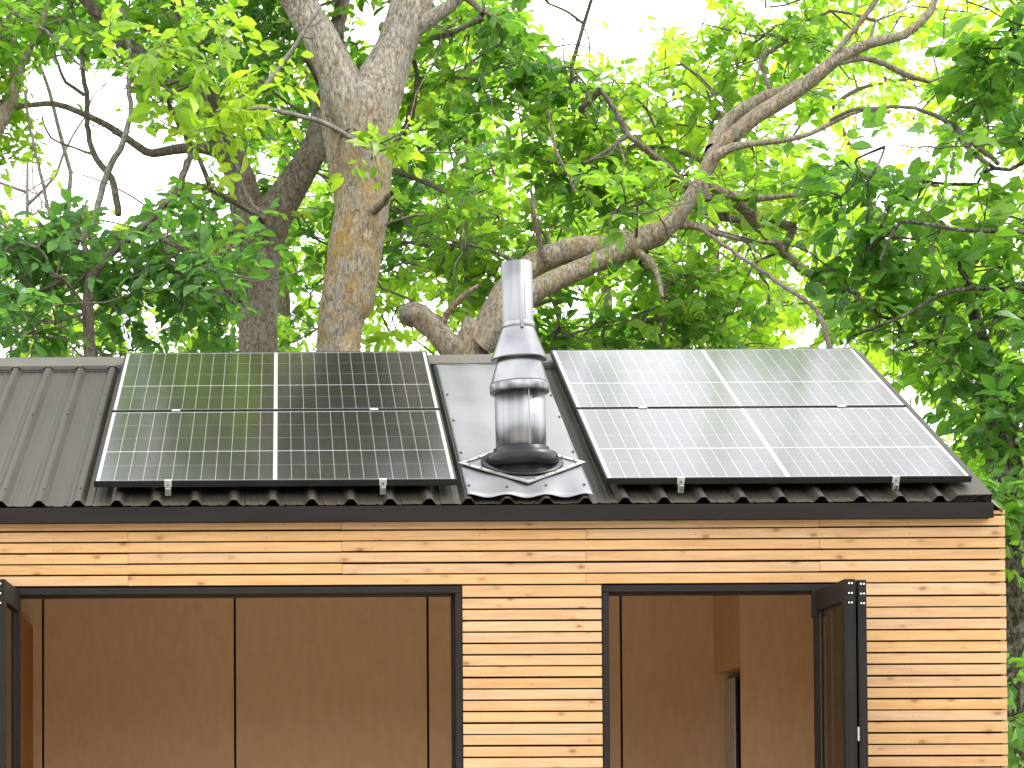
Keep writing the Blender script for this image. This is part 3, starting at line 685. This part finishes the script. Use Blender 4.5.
def limb_pts(spec):       # (px, py, Y, width in px) or ('w', x, y, z, radius)
    P, R0 = [], []
    for q in spec:
        if q[0] == 'w': P.append(q[1:4]); R0.append(q[4])
        else: P.append(tuple(at(q[0], q[1], q[2]))); R0.append(q[3]/2*q[2]/F)
    return P, R0
def tree(name, label, cat, base, limbs, zones, leafmat_, barkmat, leaf=.11, seed=1, group=None, extra=(), tone=(.5, .25), gapk=1.0, sprays=3, twigs=True):
    rg = np.random.default_rng(seed)
    root = empty(name, base, label, cat, group)
    tk = Tube(); nodes = []; nrad = []
    for i, spec in enumerate(limbs):
        P, R0 = limb_pts(spec); P, R0 = catmull(P, R0, .10)
        if len(P) > 2:
            w_ = np.cumsum(rg.standard_normal((len(P), 3)), 0); w_ -= np.linspace(0, 1, len(P))[:, None]*w_[-1]
            P = P+w_*np.minimum(.006, R0[:, None]*.08)
        big = R0.max() > .05
        tk.add(P, R0, 20 if big else 9, .07 if big else .05, seed*10+i)
        nodes.append(P[len(P)//4:]); nrad.append(R0[len(P)//4:])
    tk.build('trunk', barkmat, root)
    for (mat_, specs) in extra:
        for i, spec in enumerate(specs):
            ex = Tube()
            P, R0 = limb_pts(spec); P, R0 = catmull(P, R0, .06)
            P = P+rg.standard_normal(P.shape)*.004
            ex.add(P, R0, 6, .1, seed*50+i)
            ex.build('branch', mat_, root)
    cen = []; ctone = []
    for z in zones:
        px, py, Y, rx, ry, rd, n, tn = z
        c0 = np.array(at(px, py, Y)); sc = Y/F
        p = rg.standard_normal((int(n*3.0), 3))*.56; p = p[np.linalg.norm(p, axis=1) < 1.45]
        p = c0+p*np.array([rx*sc, rd, ry*sc])
        nzv = np.sin(p[:, 0]*3.1+seed)*np.sin(p[:, 2]*3.7+seed*2)*np.sin(p[:, 1]*2.9+1)
        p = p[(nzv > -.5)]; p = p[~(in_gap(p, gapk) & (rg.random(len(p)) < (.93 if Y < 18 else .7)))]; p = p[~in_cabin(p)][:n]
        cen.append(p); ctone.append(np.full(len(p), tn))
    cen = np.vstack(cen); ctone = np.concatenate(ctone)
    SK = np.vstack(nodes); sr = np.concatenate(nrad)
    # join every leaf cluster to the skeleton, nearest first, so that twigs chain into branches
    d0 = np.sqrt(((cen[:, None]-SK[None, ::3])**2).sum(-1)).min(1); order = np.argsort(d0)
    pts = list(SK); par = [-1]*len(SK); cnt = [0]*len(SK); arr = np.vstack([SK, np.zeros((len(cen)*4, 3))]); m = len(SK); tips = np.zeros((len(cen), 3)); links = []
    for ci in order:
        c = cen[ci]; dd = ((arr[:m]-c)**2).sum(1)+.35*np.maximum(0, arr[:m, 2]-c[2])**2; b_ = int(np.argmin(dd)); a = arr[b_]; L = np.linalg.norm(c-a)
        k_ = max(1, min(3, int(L/.28))); prev = b_; ids = [b_]
        for t in range(1, k_+1):
            q = a+(c-a)*t/k_+(rg.standard_normal(3)*.06*L*.5 if t < k_ else 0)+np.array([0, 0, .06*L*math.sin(math.pi*t/k_)])
            arr[m] = q; par.append(prev); cnt.append(0); prev = m; ids.append(m); m += 1
        links.append(ids); tips[ci] = a
    cnt = np.zeros(m)
    for ids in links:
        q = ids[-1]
        while q >= 0 and q >= len(SK): cnt[q] += 1; q = par[q]
    br = Tube()
    for ids in links:
        P = arr[ids]; R0 = np.array([.0035+.0030*max(1, cnt[q])**.5 for q in ids[1:]]); R0 = np.concatenate([[R0[0]*1.12], R0])
        R0[-1] *= .7
        if len(P) == 2: P = np.vstack([P[0], (P[0]+P[1])/2+rg.standard_normal(3)*.01, P[1]]); R0 = np.array([R0[0], R0.mean(), R0[1]])
        P2, R2 = catmull(P, R0, .12); br.add(P2, R2, 5, .05, 1)
    # sprays of paired leaflets round every cluster
    K = len(cen); n = K*sprays; ci = np.repeat(np.arange(K), sprays)
    out = nrm(cen-tips+1e-3)[ci]; ax = nrm(out*.5+rg.standard_normal((n, 3))*np.array([.8, .8, .45])+np.array([0, 0, -.10]))
    ln_ = rg.uniform(.18, .40, n)*(leaf/.11)
    base_ = cen[ci]
    up = nrm(np.array([0, 0, 1.])+rg.standard_normal((n, 3))*.42); sd_ = nrm(np.cross(ax, up)); up = np.cross(sd_, ax)
    for i in range(0, n, 1):
        if i % 2 == 0 or K < 150:
            e = base_[i]+ax[i]*ln_[i]; mid = base_[i]+ax[i]*ln_[i]*.5+np.array([0, 0, .015])
            br.add(np.array([base_[i], mid, e-np.array([0, 0, .03])]), np.array([.0032, .0024, .0014]), 4, 0, 0)
    for i in rg.choice(K, min(K, K//5+6), replace=False):
        d_ = nrm(rg.standard_normal(3)*np.array([1, .6, .7])+np.array([0, 0, -.25])); P = [cen[i]]; Lw = rg.uniform(.09, .20)
        for t in range(6):
            d_ = nrm(d_+rg.standard_normal(3)*.33); P.append(P[-1]+d_*Lw)
        P = np.array(P)
        if in_cabin(P).any(): continue
        br.add(P, np.linspace(rg.uniform(.005, .010), .0018, 7), 5, .1, i)
        if i % 2:
            d2 = nrm(d_+rg.standard_normal(3)*.8); P2 = np.array([P[3], P[3]+d2*.12, P[3]+d2*.22+rg.standard_normal(3)*.04]); br.add(P2, np.array([.004, .003, .0015]), 4, 0, i)
    br.build('branch', M['bark_twig'] if barkmat is not M['bark_moss'] else barkmat, root)
    pos = []; dr_ = []; nm_ = []; tn_ = []
    for k_, t in enumerate((.30, .30, .52, .52, .74, .74, .92, .92, 1.0)):
        sgn = 1 if k_ % 2 else -1
        keep = rg.random(n) > .22
        p = base_+ax*(ln_*t)[:, None]-np.array([0, 0, 1])*(t*t*.03)+rg.standard_normal((n, 3))*.012
        d_ = ax*(.55 if k_ < 8 else 1)+(sd_*sgn*.9 if k_ < 8 else 0)+rg.standard_normal((n, 3))*.22-np.array([0, 0, .22])
        pos.append(p[keep]); dr_.append(d_[keep]); nm_.append((up+rg.standard_normal((n, 3))*.38)[keep]); tn_.append((ctone[ci]+rg.standard_normal(n)*.10)[keep])
    pos = np.vstack(pos); dr_ = np.vstack(dr_); nm_ = np.vstack(nm_); tn_ = np.concatenate(tn_)
    # cluster-wide tone drift: young yellow shoots among old dark leaves
    tn_ = np.clip(tn_+.16*np.sin(pos[:, 0]*2.1+seed)*np.sin(pos[:, 2]*2.6+1.3*seed), 0, 1)
    ll = leaf*np.clip(rg.lognormal(-.12, .33, len(pos)), .4, 1.7); ww = ll*rg.uniform(.46, .68, len(pos))
    bad = in_cabin(pos)
    q = proj(pos); small = np.zeros(len(q), bool)
    for (x, y, a, b_) in GAPS[:12]: small |= ((q[:, 0]-x)/(a*.85))**2+((q[:, 1]-y)/(b_*.85))**2 < 1
    bad |= small & (rg.random(len(pos)) < .93)
    g_ = ~bad
    leaves_mesh('crown', pos[g_], dr_[g_], nm_[g_], ll[g_], ww[g_], tn_[g_], leafmat_, root, rg)
    print(name, 'clusters', K, 'leaves', g_.sum())
    return root

W = lambda x, y, z, r: ('w', x, y, z, r)
def foot(px, py, Y, r): c = at(px, py, Y); return [W(c.x, Y, -.1, r*1.5), W(c.x, Y, .4, r*1.12), W(c.x, Y, c.z*.6, r)]
# 1 the lichen covered forked tree right behind the left panels
c = at(339, 350, 15)
tree('walnut_tree', 'big forked tree with orange lichen on its pale trunk, behind the left solar panels', 'tree', (c.x, 15, 0),
     [foot(338, 350, 15, .18)+[(339, 350, 15, 44), (351, 290, 15, 54), (359, 230, 15, 53), (364, 180, 15, 52), (366, 140, 15, 54), (367, 110, 15, 60), (378, 85, 15.02, 52), (396, 45, 15.05, 38), (413, 0, 15.1, 43), (426, -60, 15.2, 38), (440, -150, 15.3, 30), (430, -260, 15.2, 20)],
      [(364, 130, 15, 50), (352, 100, 14.98, 48), (333, 62, 14.95, 38), (318, 30, 14.93, 34), (300, 0, 14.9, 33), (280, -40, 14.8, 30), (262, -110, 14.7, 26), (270, -210, 14.8, 18)],
      [(352, 215, 15.12, 30), (343, 165, 15.16, 28), (335, 125, 15.2, 25), (330, 90, 15.25, 20), (318, 40, 15.5, 14)],
      [(408, 30, 15.05, 22), (436, 16, 15, 15), (462, -6, 14.9, 12), (500, -50, 14.7, 9)],
      [(426, -60, 15.2, 26), (500, -130, 15.6, 18), (560, -200, 16, 12)],
      [(270, -90, 14.8, 22), (180, -160, 15.2, 16), (90, -200, 15.5, 10)]],
     [(440, 130, 16.6, 75, 130, .8, 33, .33), (300, 60, 16.4, 70, 70, .7, 18, .25), (400, 230, 16.8, 95, 70, .7, 22, .4), (378, 150, 14.3, 22, 14, .25, 5, .85), (430, 270, 16.0, 80, 60, .5, 20, .75), (430, 60, 16, 120, 80, .8, 23, .8), (470, 60, 15.4, 50, 70, .6, 20, .4),
      (300, -150, 15.8, 175, 120, 1.1, 390, .06), (110, -400, 16, 260, 150, 2.0, 72, .3)],  # first zone: unseen overhead crown, thickened and darkened to dim left panel reflections
     M['leaf_mid'], M['bark_lichen'], leaf=.105, seed=3,
     extra=[(M['bark_pale'], [[(368, 148, 14.75, 6), (330, 126, 14.6, 5.5), (290, 114, 14.4, 5), (255, 108, 14.2, 4), (215, 112, 14.1, 3)], [(262, 88, 14.3, 5), (285, 60, 14.35, 5), (305, 30, 14.4, 4), (320, 8, 14.4, 3)], [(300, 36, 14.4, 3), (312, 38, 14.3, 3), (310, 28, 14.3, 2), (322, 20, 14.3, 2)]]),
            (M['bark_dark'], [[(373, 212, 14.85, 9), (384, 202, 14.7, 7), (392, 192, 14.6, 5)], [(386, 225, 14.9, 3.5), (408, 217, 14.7, 3), (425, 214, 14.6, 2)]])])
# 2 darker tree to its left
c = at(251, 350, 16.4)
tree('walnut_tree', 'dark furrowed tree forking low, left of the orange-lichened trunk', 'tree', (c.x, 16.4, 0),
     [foot(250, 350, 16.4, .17)+[(251, 352, 16.4, 40), (253, 300, 16.4, 38), (255, 262, 16.4, 42), (262, 225, 16.4, 48), (278, 195, 16.35, 36), (298, 165, 16.3, 30), (312, 138, 16.3, 26), (322, 100, 16.3, 22), (335, 40, 16.4, 16), (350, -40, 16.5, 12)],
      [(254, 240, 16.4, 38), (246, 205, 16.45, 34), (240, 180, 16.5, 28), (228, 155, 16.5, 26), (212, 130, 16.5, 24), (205, 100, 16.5, 20), (190, 55, 16.5, 17), (178, 0, 16.5, 18), (170, -80, 16.4, 14)],
      [(236, 165, 16.5, 20), (215, 150, 16.4, 15), (190, 148, 16.3, 11), (160, 153, 16.2, 9), (145, 152, 16.1, 8), (120, 134, 16, 7), (92, 118, 15.9, 6), (55, 104, 15.8, 5.5), (15, 108, 15.7, 5), (-30, 115, 15.6, 5)],
      [(242, 290, 16.4, 26), (222, 298, 16.3, 16), (200, 300, 16.2, 13), (182, 286, 16.1, 12), (165, 262, 16, 8), (150, 250, 16, 6)],
      [(207, 125, 16.5, 20), (160, 75, 16.3, 17), (120, 40, 16.1, 14), (80, -5, 16, 11), (40, -60, 15.9, 8)],
      [(190, 55, 16.5, 12), (183, 20, 16, 14), (175, -30, 15.8, 10)]],
     [(165, 45, 15.6, 75, 42, .5, 25, .42), (180, 65, 14.2, 75, 42, .4, 20, .8), (120, 200, 15.8, 150, 90, .8, 21, .75), (245, 118, 14.3, 40, 28, .3, 12, .85), (60, 15, 16, 80, 30, .7, 20, .35), (280, 100, 17, 50, 80, .5, 20, .3), (170, 10, 17, 130, 40, .6, 30, .2), (300, 270, 17.4, 60, 80, .6, 30, .3), (200, 225, 17, 55, 60, .6, 22, .35), (100, -120, 16.3, 200, 90, 1.2, 30, .4)],
     M['leaf_mid'], M['bark_dark'], leaf=.11, seed=8,
     extra=[(M['bark_pale'], [[(218, 118, 15, 4), (222, 140, 14.9, 3.5), (236, 165, 14.8, 3.5), (246, 195, 14.8, 4), (258, 212, 14.8, 4)], [(10, 12, 15, 4), (45, 30, 15, 4), (70, 55, 15, 3), (88, 72, 15, 2.5)], [(120, 5, 15.4, 4), (128, 25, 15.4, 4), (130, 60, 15.3, 4), (128, 85, 15.3, 5), (131, 110, 15.3, 5), (124, 140, 15.2, 6), (110, 165, 15.2, 7), (103, 185, 15.2, 7), (93, 230, 15.1, 7)], [(88, 30, 15.2, 3), (105, 44, 15.2, 3), (125, 55, 15.2, 2.5)]]),
            (M['bark_twig'], [[(185, 120, 15.8, 5), (190, 150, 15.7, 6), (183, 175, 15.6, 7), (178, 195, 15.5, 6)], [(70, 0, 16.1, 4), (80, 40, 16.1, 5), (83, 75, 16.1, 5), (86, 100, 16.1, 6), (88, 130, 16, 6), (96, 158, 16, 6.5), (112, 178, 16, 7), (118, 215, 16, 7)], [(52, 40, 16.1, 2), (60, 70, 16.1, 3), (66, 82, 16.1, 3.5), (84, 94, 16.1, 4)], [(42, 118, 15.9, 2), (52, 138, 15.9, 2), (75, 148, 15.9, 2), (95, 155, 15.9, 3)], [(25, 90, 14.8, 3), (30, 130, 14.8, 3), (40, 170, 14.7, 3.5), (50, 215, 14.6, 3.5), (58, 240, 14.6, 3)]])])
# 3 slender tree in front of it
c = at(87, 350, 14.2)
tree('young_tree', 'slender young tree with a thin leaning stem, above the bare ribbed roof', 'tree', (c.x, 14.2, 0),
     [foot(86, 350, 14.2, .045)+[(87, 350, 14.2, 12), (87, 310, 14.2, 12), (88, 280, 14.2, 11), (98, 262, 14.2, 10), (120, 243, 14.2, 8.5), (145, 222, 14.15, 8), (165, 203, 14.1, 7), (178, 188, 14.1, 6), (190, 160, 14, 5)],
      [(88, 330, 14.2, 6), (80, 300, 14.1, 4), (64, 280, 14, 3.5), (50, 272, 13.9, 3)], [(90, 300, 14.2, 5), (84, 240, 14.3, 6), (84, 205, 14.3, 5.5)]],
     [(60, 275, 14.35, 110, 75, .45, 23, .4), (140, 300, 14.6, 100, 55, .5, 18, .3), (150, 235, 14.3, 70, 34, .4, 17, .35), (40, 235, 14.2, 60, 34, .4, 22, .3), (190, 268, 14.1, 45, 25, .3, 16, .15), (20, 320, 13.9, 50, 40, .4, 17, .3)],
     M['leaf_cool'], M['bark_twig'], leaf=.115, seed=12)
# 4 tree at the left border
tree('ash_tree', 'grey tree with bright yellow-green leaves at the left border of the view', 'tree', (at(-22, 300, 15.4).x, 15.4, 0),
     [foot(-20, 300, 15.4, .11)+[(-20, 300, 15.4, 24), (-18, 180, 15.4, 18), (-2, 122, 15.4, 16), (13, 98, 15.4, 12), (19, 70, 15.4, 9), (30, 48, 15.4, 7), (42, 25, 15.4, 6), (50, -10, 15.4, 5)],
      [(14, 95, 15.4, 8), (11, 60, 15.4, 6), (10, 20, 15.3, 5), (6, -20, 15.3, 4)], [(-18, 170, 15.4, 12), (-50, 90, 15.5, 10), (-80, 20, 15.6, 8)]],
     [(8, 130, 15.8, 24, 45, .3, 16, .95), (14, 40, 15.3, 40, 34, .4, 26, .4), (2, 190, 15.9, 14, 40, .3, 10, .9), (-60, 60, 15.5, 60, 90, .8, 60, .5)],
     M['leaf_far'], M['bark_grey'], leaf=.095, seed=14)
# 5 the leaning double limb behind the flue
c = at(470, 352, 15.2)
tree('walnut_tree', 'leaning tree whose thick double limb rises rightward behind the steel flue', 'tree', (c.x, 15.2, 0),
     [foot(462, 352, 15.2, .15)+[(468, 350, 15.2, 38), (484, 334, 15.2, 42), (497, 300, 15.2, 34), (508, 280, 15.2, 27), (530, 260, 15.2, 25), (560, 248, 15.2, 25), (600, 243, 15.18, 24), (630, 238, 15.15, 26), (652, 232, 15.1, 24), (670, 215, 15.05, 18), (688, 192, 15, 16), (700, 175, 15, 16), (712, 150, 15, 17), (735, 130, 14.95, 17), (760, 112, 14.9, 16), (790, 95, 14.9, 16), (818, 75, 14.85, 15), (840, 58, 14.8, 13), (870, 44, 14.8, 10), (905, 35, 14.7, 9), (930, 12, 14.7, 8), (940, -20, 14.7, 6)],
      [(482, 345, 15.1, 26), (512, 318, 15.0, 22), (540, 292, 14.95, 22), (570, 276, 14.95, 21), (600, 262, 14.95, 20), (625, 250, 15, 22), (645, 238, 15.05, 24)],
      [(640, 236, 15.1, 20), (665, 226, 15.1, 12), (690, 225, 15.1, 9), (715, 232, 15.1, 7), (745, 240, 15.1, 5), (775, 243, 15, 4)],
      [(712, 152, 15, 16), (722, 128, 15.2, 15), (740, 112, 15.2, 15), (765, 98, 15.2, 14), (782, 93, 15.15, 13), (810, 78, 15.0, 10)],
      [(714, 158, 14.9, 11), (730, 148, 14.85, 9), (755, 143, 14.8, 6), (785, 140, 14.8, 6), (810, 134, 14.75, 5), (838, 120, 14.7, 5), (862, 110, 14.7, 5), (890, 112, 14.6, 4)],
      [(815, 76, 14.85, 8), (828, 62, 14.8, 6), (845, 40, 14.75, 6), (862, 20, 14.7, 6), (882, -8, 14.6, 5)],
      [(835, 62, 14.8, 9), (862, 58, 14.85, 6), (885, 64, 14.9, 6), (905, 74, 14.9, 6), (930, 82, 14.9, 4)],
      [(700, 178, 15, 13), (718, 190, 15.1, 9), (745, 198, 15.1, 8), (780, 197, 15.1, 5), (815, 192, 15.1, 4)],
      [(735, 200, 15.3, 14), (748, 212, 15.4, 15), (757, 225, 15.5, 13), (790, 260, 15.8, 9), (830, 285, 16, 9), (865, 300, 16.1, 7), (880, 320, 16.1, 5)],
      [(470, 352, 15.2, 30), (450, 345, 15.25, 26), (436, 330, 15.3, 24), (424, 320, 15.3, 24), (413, 314, 15.32, 26), (406, 317, 15.34, 22), (403, 320, 15.35, 10), (402, 321, 15.35, 1)],
      [(633, 250, 15, 9), (650, 262, 14.9, 7), (658, 278, 14.8, 5), (662, 298, 14.7, 4)],
      [(440, 330, 15.3, 9), (448, 312, 15.2, 7), (465, 295, 15.1, 6), (480, 285, 15, 4)],
      [(700, 175, 15, 12), (708, 200, 15, 10), (700, 190, 15, 8)]],
     [(700, 300, 15.8, 170, 45, .6, 17, .8), (760, 150, 16, 190, 120, .8, 29, .9), (640, 150, 15.9, 110, 55, .6, 33, .6), (590, 110, 16.0, 70, 60, .6, 25, .45), (560, 190, 16.2, 90, 55, .6, 25, .5), (730, 60, 16.0, 110, 50, .6, 25, .7), (620, 320, 15.8, 110, 34, .4, 25, .35), (530, 320, 15.6, 40, 36, .3, 18, .35), (680, 280, 15.6, 70, 40, .5, 22, .6), (640, 200, 14.5, 50, 20, .3, 10, .75), (770, 215, 15.8, 60, 30, .3, 18, .75), (820, 30, 15.4, 120, 36, .6, 29, .7), (480, 235, 15.8, 60, 55, .5, 19, .5), (560, 60, 16, 40, 45, .5, 22, .3), (560, -10, 15.6, 60, 30, .6, 14, .5), (760, -300, 16.5, 260, 160, 1.5, 22, .6)],
     M['leaf_mid'], M['bark_grey'], leaf=.105, seed=21,
     extra=[(M['bark_twig'], [[(700, 228, 14.2, 4), (730, 250, 14.1, 4), (760, 270, 14, 4.5), (790, 290, 13.9, 5), (815, 310, 13.8, 5), (828, 340, 13.7, 6), (840, 380, 13.6, 7), (846, 480, 13.6, 8)], [(765, 45, 14.4, 2.5), (757, 75, 14.4, 2.5), (750, 95, 14.4, 2)], [(548, 110, 14.8, 2), (556, 150, 14.8, 3), (566, 170, 14.8, 3.5), (576, 192, 14.8, 3)], [(530, 190, 15, 3), (534, 215, 15, 5), (540, 245, 15.1, 6), (545, 262, 15.1, 5)], [(830, 120, 14.7, 3), (850, 110, 14.6, 4), (880, 108, 14.5, 4), (915, 108, 14.4, 3.5), (940, 118, 14.4, 5), (955, 125, 14.4, 5), (970, 142, 14.4, 6), (1000, 164, 14.4, 5)], [(900, 146, 14, 1.5), (950, 147, 14, 2), (1010, 143, 14, 2)]])])
# 6 the tree at the right corner of the cabin
c = at(1030, 600, 14.4)
tree('walnut_tree', 'mossy tree with large fresh leaves close behind the right corner of the cabin', 'tree', (c.x, 14.4, 0),
     [[W(c.x+.05, 14.4, -.1, .30), W(c.x, 14.4, .5, .22), (1024, 640, 14.40, 56), (1018, 560, 14.40, 46), (1006, 480, 14.40, 38), (998, 430, 14.40, 28), (992, 380, 14.45, 20), (980, 330, 14.50, 13), (970, 300, 14.50, 10), (958, 250, 14.50, 7)],
      [(1020, 560, 14.40, 30), (1040, 470, 14.30, 24), (1060, 350, 14.20, 20), (1075, 200, 14.10, 14), (1060, 60, 14.00, 10), (1040, -60, 14.00, 6)],
      [(988, 350, 14.45, 8), (970, 345, 14.40, 5), (940, 338, 14.30, 4), (905, 350, 14.20, 3.5)],
      [(1060, 300, 14.20, 9), (1010, 290, 14.00, 5), (950, 292, 13.80, 4), (900, 318, 13.70, 3.5), (860, 332, 13.70, 3)],
      [(1070, 230, 14.10, 9), (1020, 232, 13.90, 5), (960, 230, 13.70, 4), (910, 222, 13.60, 4), (895, 228, 13.60, 3), (880, 260, 13.60, 2)],
      [(1065, 120, 14.10, 9), (1010, 170, 14.30, 4), (970, 150, 14.40, 5), (945, 120, 14.40, 5)]],
     [(885, 175, 14.5, 75, 48, 0.35, 17, 0.45), (900, 245, 14.2, 85, 52, 0.4, 22, 0.35), (985, 110, 14.3, 55, 60, 0.4, 14, 0.45), (980, 240, 14.3, 60, 60, 0.4, 11, 0.38), (905, 310, 14.4, 65, 40, 0.4, 18, 0.4), (985, 330, 14.1, 45, 50, 0.4, 13, 0.42), (1005, 410, 13.8, 28, 40, 0.35, 15, 0.3), (1012, 520, 13.4, 16, 50, 0.25, 14, 0.38), (1018, 700, 13.4, 16, 60, 0.25, 10, 0.45), (1070, 330, 14.1, 60, 250, 0.7, 38, 0.4), (1000, 30, 14.2, 60, 40, 0.4, 15, 0.55), (1070, 20, 14.1, 60, 60, 0.6, 15, 0.5)],
     M['leaf_mid'], M['bark_moss'], leaf=.128, seed=31)
# background trees beyond, each with its own crown
BG = [(60, 19.5, 'small-leaved background tree seen through the branches above the bare ribbed roof', [(70, 290, 19.5, 132, 84, 0.9, 58, 0.75), (30, 30, 19.8, 108, 48, 0.8, 39, 0.6), (230, 320, 19.6, 72, 48, 0.6, 28, 0.9)]),
      (300, 21.5, 'background tree filling the space between the dark trunk and the orange-lichened trunk', [(300, 180, 21.5, 90, 180, 1.2, 107, 0.65), (210, 20, 21.3, 132, 72, 1, 68, 0.45)]),
      (455, 20.0, 'background tree with sunlit foliage just left of the steel flue', [(450, 200, 20, 108, 156, 1.2, 136, 0.9), (480, 40, 20.2, 72, 72, 1, 48, 0.55)]),
      (600, 22.5, 'background tree whose foliage shows above and right of the steel flue top', [(600, 190, 22.5, 120, 132, 1.2, 126, 0.95), (560, 330, 22, 132, 48, 0.8, 58, 0.95)]),
      (735, 20.5, 'background tree with yellow-green leaves behind the upper right solar panel', [(730, 190, 20.5, 132, 180, 1.2, 146, 1), (700, 320, 20.3, 156, 54, 0.8, 78, 1)]),
      (865, 23, 'background tree showing between the leaves left of the mossy tree', [(870, 260, 23, 108, 108, 1.2, 78, 1), (880, 40, 22.6, 132, 72, 1.2, 68, 1)]),
      (985, 19, 'background tree filling the far right side beyond the mossy tree', [(990, 300, 19, 84, 180, 1, 117, 0.95), (1010, 520, 17.5, 60, 144, 0.9, 87, 0.7), (1000, 90, 19.2, 84, 84, 1, 48, 1), (1015, 720, 17, 48, 108, 0.8, 58, 0.6)])]
for i, (px, Y, lab, zs) in enumerate(BG):
    c = at(px, 350, Y); h = at(px, zs[0][1], Y).z
    tree('background_tree', lab, 'tree', (c.x, Y, 0),
         [[W(c.x+.1, Y, -.2, .17), W(c.x, Y, 1.5, .12), W(c.x+.12*math.sin(i*3), Y, 3.3, .09), W(c.x-.2*math.sin(i*2), Y, h, .055), W(c.x+.1, Y+.1, h+1.2, .02)]],
         zs, M['leaf_far'], M['bark_dark'], leaf=.115, seed=40+i, group='trees further back in the wood', sprays=4)
# low shrub by the right corner

# bare pinkish tree far behind on the left
rg = np.random.default_rng(77); c = at(15, 300, 23)
root = empty('bare_tree', (c.x, 23, 0), 'pale pinkish leafless tree of fine twigs far behind at the left edge', 'tree')
tk = Tube(); P, R0 = limb_pts([W(c.x, 23, -.2, .16), W(c.x+.05, 23, 2, .12), W(c.x-.1, 23, 4.5, .08), W(c.x+.1, 23.1, 7, .04), W(c.x+.15, 23, 9, .015)])
P, R0 = catmull(P, R0, .15); tk.add(P, R0, 10, .06, 1); tk.build('trunk', M['bark_pink'], root)
tw = Tube()
def grow(p, d, L, r, dep):
    n = 6; Q = [p]
    for t in range(n):
        d = nrm(d+rg.standard_normal(3)*.20+np.array([0, 0, .04])); Q.append(Q[-1]+d*L/n)
    tw.add(np.array(Q), np.linspace(r, r*.45, n+1), 4, 0, 0)
    if dep:
        for k in range(3): 
            i = rg.integers(2, n+1); grow(Q[i], nrm(d+rg.standard_normal(3)*.65), L*.62, r*.5, dep-1)
for i in range(26):
    j = int(len(P)*(.42+.55*rg.random())); a = rg.uniform(0, 6.28)
    grow(P[j], nrm(np.array([math.cos(a), .6*math.sin(a), .6])), rg.uniform(.9, 1.6), .022, 3)
tw.build('twigs', M['bark_pink'], root)
